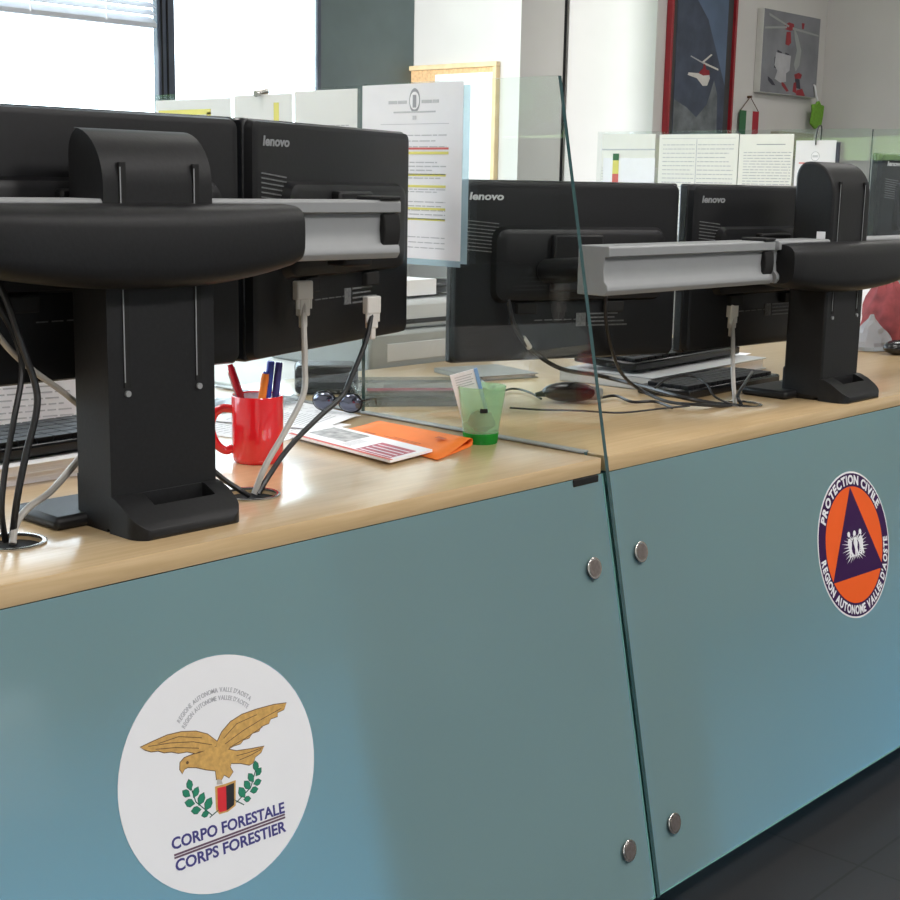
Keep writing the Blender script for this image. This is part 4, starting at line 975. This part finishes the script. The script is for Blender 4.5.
o = MB().blob((0, 0, 0), (.050, .030, .018), 20, 10).build('computer_mouse', 'blackshiny', loc=(3.300, 1.545, DZ+.0175)); tag(o, 'black mouse in front of the plastic bag on the right worktop', 'mouse')

# ------------------------------------------------------------------ wall things
def wall_panel(name, label, cat, x0, x1, z0, z1, y, fm, fw, dp, mm=None, mw=0., pm='sky'):
    t = thing(name, label, cat, ((x0+x1)/2, y, z0)); w_ = (x1-x0)/2; hh = z1-z0
    MB().box(-w_, w_, -dp, 0, 0, fw).box(-w_, w_, -dp, 0, hh-fw, hh).box(-w_, -w_+fw, -dp, 0, fw, hh-fw).box(w_-fw, w_, -dp, 0, fw, hh-fw).build('frame', fm, t, bevel=.002)
    if mm: MB().box(-w_+fw, w_-fw, -dp*.45, -.001, fw, hh-fw).build('mount', mm, t, smooth=False)
    q = fw+mw; o = MB().box(-w_+q, w_-q, -dp*.5, -.002, q, hh-q).build('print', pm, t, smooth=False)
    return t, w_-q, q, hh-q, -dp*.5
YW = 3.624
t, pw, z0, z1, yy = wall_panel('helicopter_poster', 'tall red framed poster of a helicopter over mountains', 'poster', 5.238, 5.765, 1.20, 2.06, YW, 'redframe', .015, .03, 'mount', .045, 'sky')
fr = frame((0, yy, 0), X, Z, -Y)
b = MB(); flat(b, [(-pw, z0), (-pw, z1), (-pw+.10, z1), (pw*.2, z0+.62), (pw*.55, z0+.50), (pw, z0+.34), (pw, z0)], fr, 0, .0008); b.build('mountain', 'slope', t, smooth=False)
b = MB(); flat(b, [(-pw, z0), (-pw, z0+.26), (-pw*.5, z0+.23), (-pw*.1, z0+.19), (pw*.3, z0+.25), (pw*.55, z0+.36), (pw*.7, z0+.30), (pw*.8, z0)], fr, .0008, .0006); b.build('glacier', 'glacier', t, smooth=False)
hz = z0+.355
b = MB(); flat(b, [(-.105, hz+.015), (-.03, hz+.005), (.02, hz-.025), (.055, hz-.022), (.075, hz+.012), (.060, hz+.045), (.01, hz+.048), (-.02, hz+.028), (-.10, hz+.026)], fr, .0015, .0006, 0)
flat(b, [(-.02, hz+.028), (.01, hz+.05), (.065, hz+.046), (.07, hz+.026), (.02, hz+.020)], fr, .0021, .0005, 1)
flat(b, [(-.09, hz+.095), (.02, hz+.070), (.022, hz+.076), (-.088, hz+.100)], fr, .0021, .0005, 2); flat(b, [(.02, hz+.070), (.14, hz+.050), (.14, hz+.058), (.022, hz+.078)], fr, .0021, .0005, 0)
flat(b, [(.01, hz+.072), (.085, hz+.115), (.075, hz+.118), (.005, hz+.080)], fr, .0021, .0005, 0); flat(b, [(.015, hz+.048), (.04, hz+.048), (.03, hz+.072), (.018, hz+.072)], fr, .0021, .0005, 1)
b.build('helicopter', ['figwhite', 'figred', 'figgrey'], t, smooth=False)
# rescue canvas
t = thing('rescue_picture', 'unframed grey photo canvas of a hovering rescue helicopter', 'picture', (6.249, YW, 1.59)); w_ = .268; hh = .385
MB().box(-w_, w_, -.035, 0, 0, hh).build('canvas', 'flagwhite', t, bevel=.002); MB().box(-w_+.003, w_, -.0362, -.0352, .003, hh-.003).build('print', 'canvas', t, smooth=False)
fr = frame((0, -.0362, 0), X, Z, -Y)
b = MB()
def pic(pts, mi): flat(b, [(-w_+u*2*w_, (1-v)*hh) for u, v in pts], fr, .0002+mi*.0003, .0003, mi)
pic([(.02, .22), (.40, .17), (.40, .195), (.02, .245)], 3); pic([(.5, .17), (.98, .21), (.98, .23), (.5, .2)], 3); pic([(.08, .05), (.44, .16), (.43, .18), (.08, .08)], 3)
pic([(.52, .17), (.60, .26), (.68, .44), (.66, .62), (.60, .70), (.56, .62), (.60, .44), (.54, .28)], 3)
pic([(.36, .16), (.43, .12), (.52, .13), (.53, .2), (.46, .22), (.38, .21)], 1); pic([(.40, .24), (.47, .23), (.49, .36), (.45, .40), (.39, .39)], 1)
pic([(.24, .50), (.50, .52), (.49, .70), (.43, .74), (.44, .84), (.34, .86), (.24, .82), (.28, .72), (.22, .66)], 2)
pic([(.22, .56), (.32, .54), (.34, .70), (.22, .69)], 0); pic([(.36, .56), (.46, .56), (.48, .70), (.38, .71)], 0); pic([(.26, .47), (.34, .49), (.33, .53), (.26, .52)], 0); pic([(.40, .49), (.47, .5), (.46, .53), (.40, .52)], 0)
pic([(.58, .74), (.66, .71), (.72, .73), (.70, .78), (.60, .79)], 1); pic([(.58, .84), (.62, .83), (.64, .97), (.57, .95)], 1); pic([(.64, .93), (.74, .90), (.80, .99), (.64, .99)], 1); pic([(.36, .84), (.42, .87), (.50, .95), (.46, .96), (.37, .89)], 1)
pic([(.12, .80), (.2, .84), (.26, .9), (.2, .9), (.13, .85)], 0); pic([(.66, .1), (.71, .1), (.7, .17), (.67, .17)], 1); pic([(.60, .78), (.68, .79), (.71, .91), (.62, .9)], 0)
b.build('helicopter', ['figdark', 'figred', 'figgrey', 'mgrey'], t, smooth=False)
# pennant
t = thing('pennant', 'small green white and red pennant hanging on a string below the posters', 'pennant', (5.935, YW-.012, 1.37))
for nm, m, xa, xb in (('green_stripe', 'flaggreen', -.085, -.028), ('white_stripe', 'flagwhite', -.028, .028), ('red_stripe', 'flagred', .028, .085)):
    MB().prism([(xa, .13), (xb, .13), (xb, .0+abs(xb)*.35), (xa, abs(xa)*.35)], (0, -.002, 0), X, Z, -Y, .002).build(nm, m, t, smooth=False)
MB().tube([(-.08, -.003, .13), (0, -.003, .195), (.08, -.003, .13)], .0022, 6, smooth=False).build('string', 'outline', t)
MB().cyl((0, .011, .195), (0, -.010, .195), .006, seg=10).build('hook', 'outline', t)
# green mascot-free felt tag on a clip
t = thing('felt_ornament', 'lime green felt ornament hanging by a clear clip near the corner', 'ornament', (6.525, YW-.04, 1.455)); t.scale = (.85, .85, .85)
b = MB(); b.prism([(-.075, .01), (-.06, .08), (-.07, .12), (-.02, .125), (.0, .15), (.03, .125), (.07, .12), (.065, .06), (.05, .0), (-.02, -.02)], (0, 0, 0), X, Z, -Y, .016); b.build('felt_body', 'limeg', t, bevel=.006)
MB().tube([(.0, -.008, .14), (-.03, -.010, .175), (-.045, -.006, .225), (-.035, .018, .232)], .006, 8).build('clip', 'disc', t)
o = MB().box(-.17, .17, -.05, .0, 0, .12).build('card_strip', 'beige', bevel=.003, loc=(6.33, YW-.001, 1.295)); tag(o, 'beige card strip on the wall below the helicopter canvas', 'card')
# notice board on the pillar
t = thing('notice_board', 'pale wooden framed cork board with papers on the white pillar', 'notice board', (4.829, 4.52, 1.05), -PI/2)
hh = .622
MB().box(-.375, .302, -.03, 0, 0, .03).box(-.375, .302, -.03, 0, hh-.022, hh).box(-.375, -.352, -.03, 0, .03, hh-.022).box(.280, .302, -.03, 0, .03, hh-.022).build('frame', 'boardwood', t, bevel=.003)
MB().box(-.352, .28, -.016, -.002, .03, hh-.022).build('cork_sheet', 'cork', t, smooth=False)
MB().box(-.08, .272, -.020, -.017, .06, hh-.045).build('pinned_paper', 'paper', t, smooth=False)
MB().box(-.30, -.10, -.020, -.017, .04, hh-.11).build('pinned_paper', 'paper', t, smooth=False)

# ------------------------------------------------------------------ light
wd = bpy.data.worlds.new('overcast'); SC.world = wd; wd.use_nodes = True
bg = wd.node_tree.nodes['Background']; bg.inputs['Color'].default_value = (.76, .89, 1.0, 1); bg.inputs['Strength'].default_value = WORLD
sun = bpy.data.lights.new('sun', 'SUN'); sun.energy = SUN; sun.angle = R(2); so = bpy.data.objects.new('sun', sun); COL.objects.link(so)
so.rotation_euler = Vector((1, .05, -.08)).to_track_quat('-Z', 'Y').to_euler()
def portal(name, loc, rot, sx, sy):
    l = bpy.data.lights.new(name, 'AREA'); l.shape = 'RECTANGLE'; l.size = sx; l.size_y = sy; l.cycles.is_portal = True
    o = bpy.data.objects.new(name, l); COL.objects.link(o); o.location = loc; o.rotation_euler = rot
portal('daylight_back', (1.65, YB+.09, 1.85), (R(-90), 0, 0), 5.1, 1.8)
portal('daylight_front', ((fw[0][0]+fw[-1][1])/2, YF-.09, (FZ0+FZ1)/2), (R(90), 0, 0), fw[-1][1]-fw[0][0], FZ1-FZ0)
portal('daylight_left', (XL-.09, (WL0+WL1)/2, (WZ0+WZ1)/2), (R(90), 0, R(-90)), WL1-WL0, WZ1-WZ0)
def fill_lamp(x, y, watts):  # unseen panels added and tuned to brighten counter and walls
    t = thing('fill_panel', 'unseen square fill light panel added at the ceiling', 'ceiling light', (x, y, ZC), 0, 'added fill light panels')
    MB().box(-.32, .32, -.32, .32, -.03, -.001).build('housing', 'white', t, bevel=.003)
    l = bpy.data.lights.new('fill_light', 'AREA'); l.size = .58; l.energy = watts; l.color = (1, .965, .94); o = bpy.data.objects.new('fill_light', l); COL.objects.link(o); o.parent = t; o.location = (0, 0, -.034)
for x, y, w_ in FILL_LAMPS: fill_lamp(x, y, w_)

# ------------------------------------------------------------------ camera
cd = bpy.data.cameras.new('camera'); cam = bpy.data.objects.new('camera', cd); COL.objects.link(cam)
cd.sensor_width = 36; cd.lens = 1393.83/900*36; cd.clip_start = .05; cd.clip_end = 300
cam.matrix_world = Matrix(((.68261701, .12508846, -.7199909, 0), (-.73053207, .14227668, -.66789239, 0), (.01889229, .98189115, .18850161, 1.14), (0, 0, 0, 1)))
SC.camera = cam
SC.view_settings.view_transform = 'Standard'; SC.view_settings.look = 'None'; SC.view_settings.gamma = 1; SC.view_settings.use_curve_mapping = False
SC.view_settings.exposure = EXPO
SC.cycles.use_denoising = True; SC.cycles.max_bounces = 8; SC.cycles.transparent_max_bounces = 16; SC.cycles.caustics_reflective = False; SC.cycles.caustics_refractive = False
SC.cycles.sample_clamp_indirect = 6
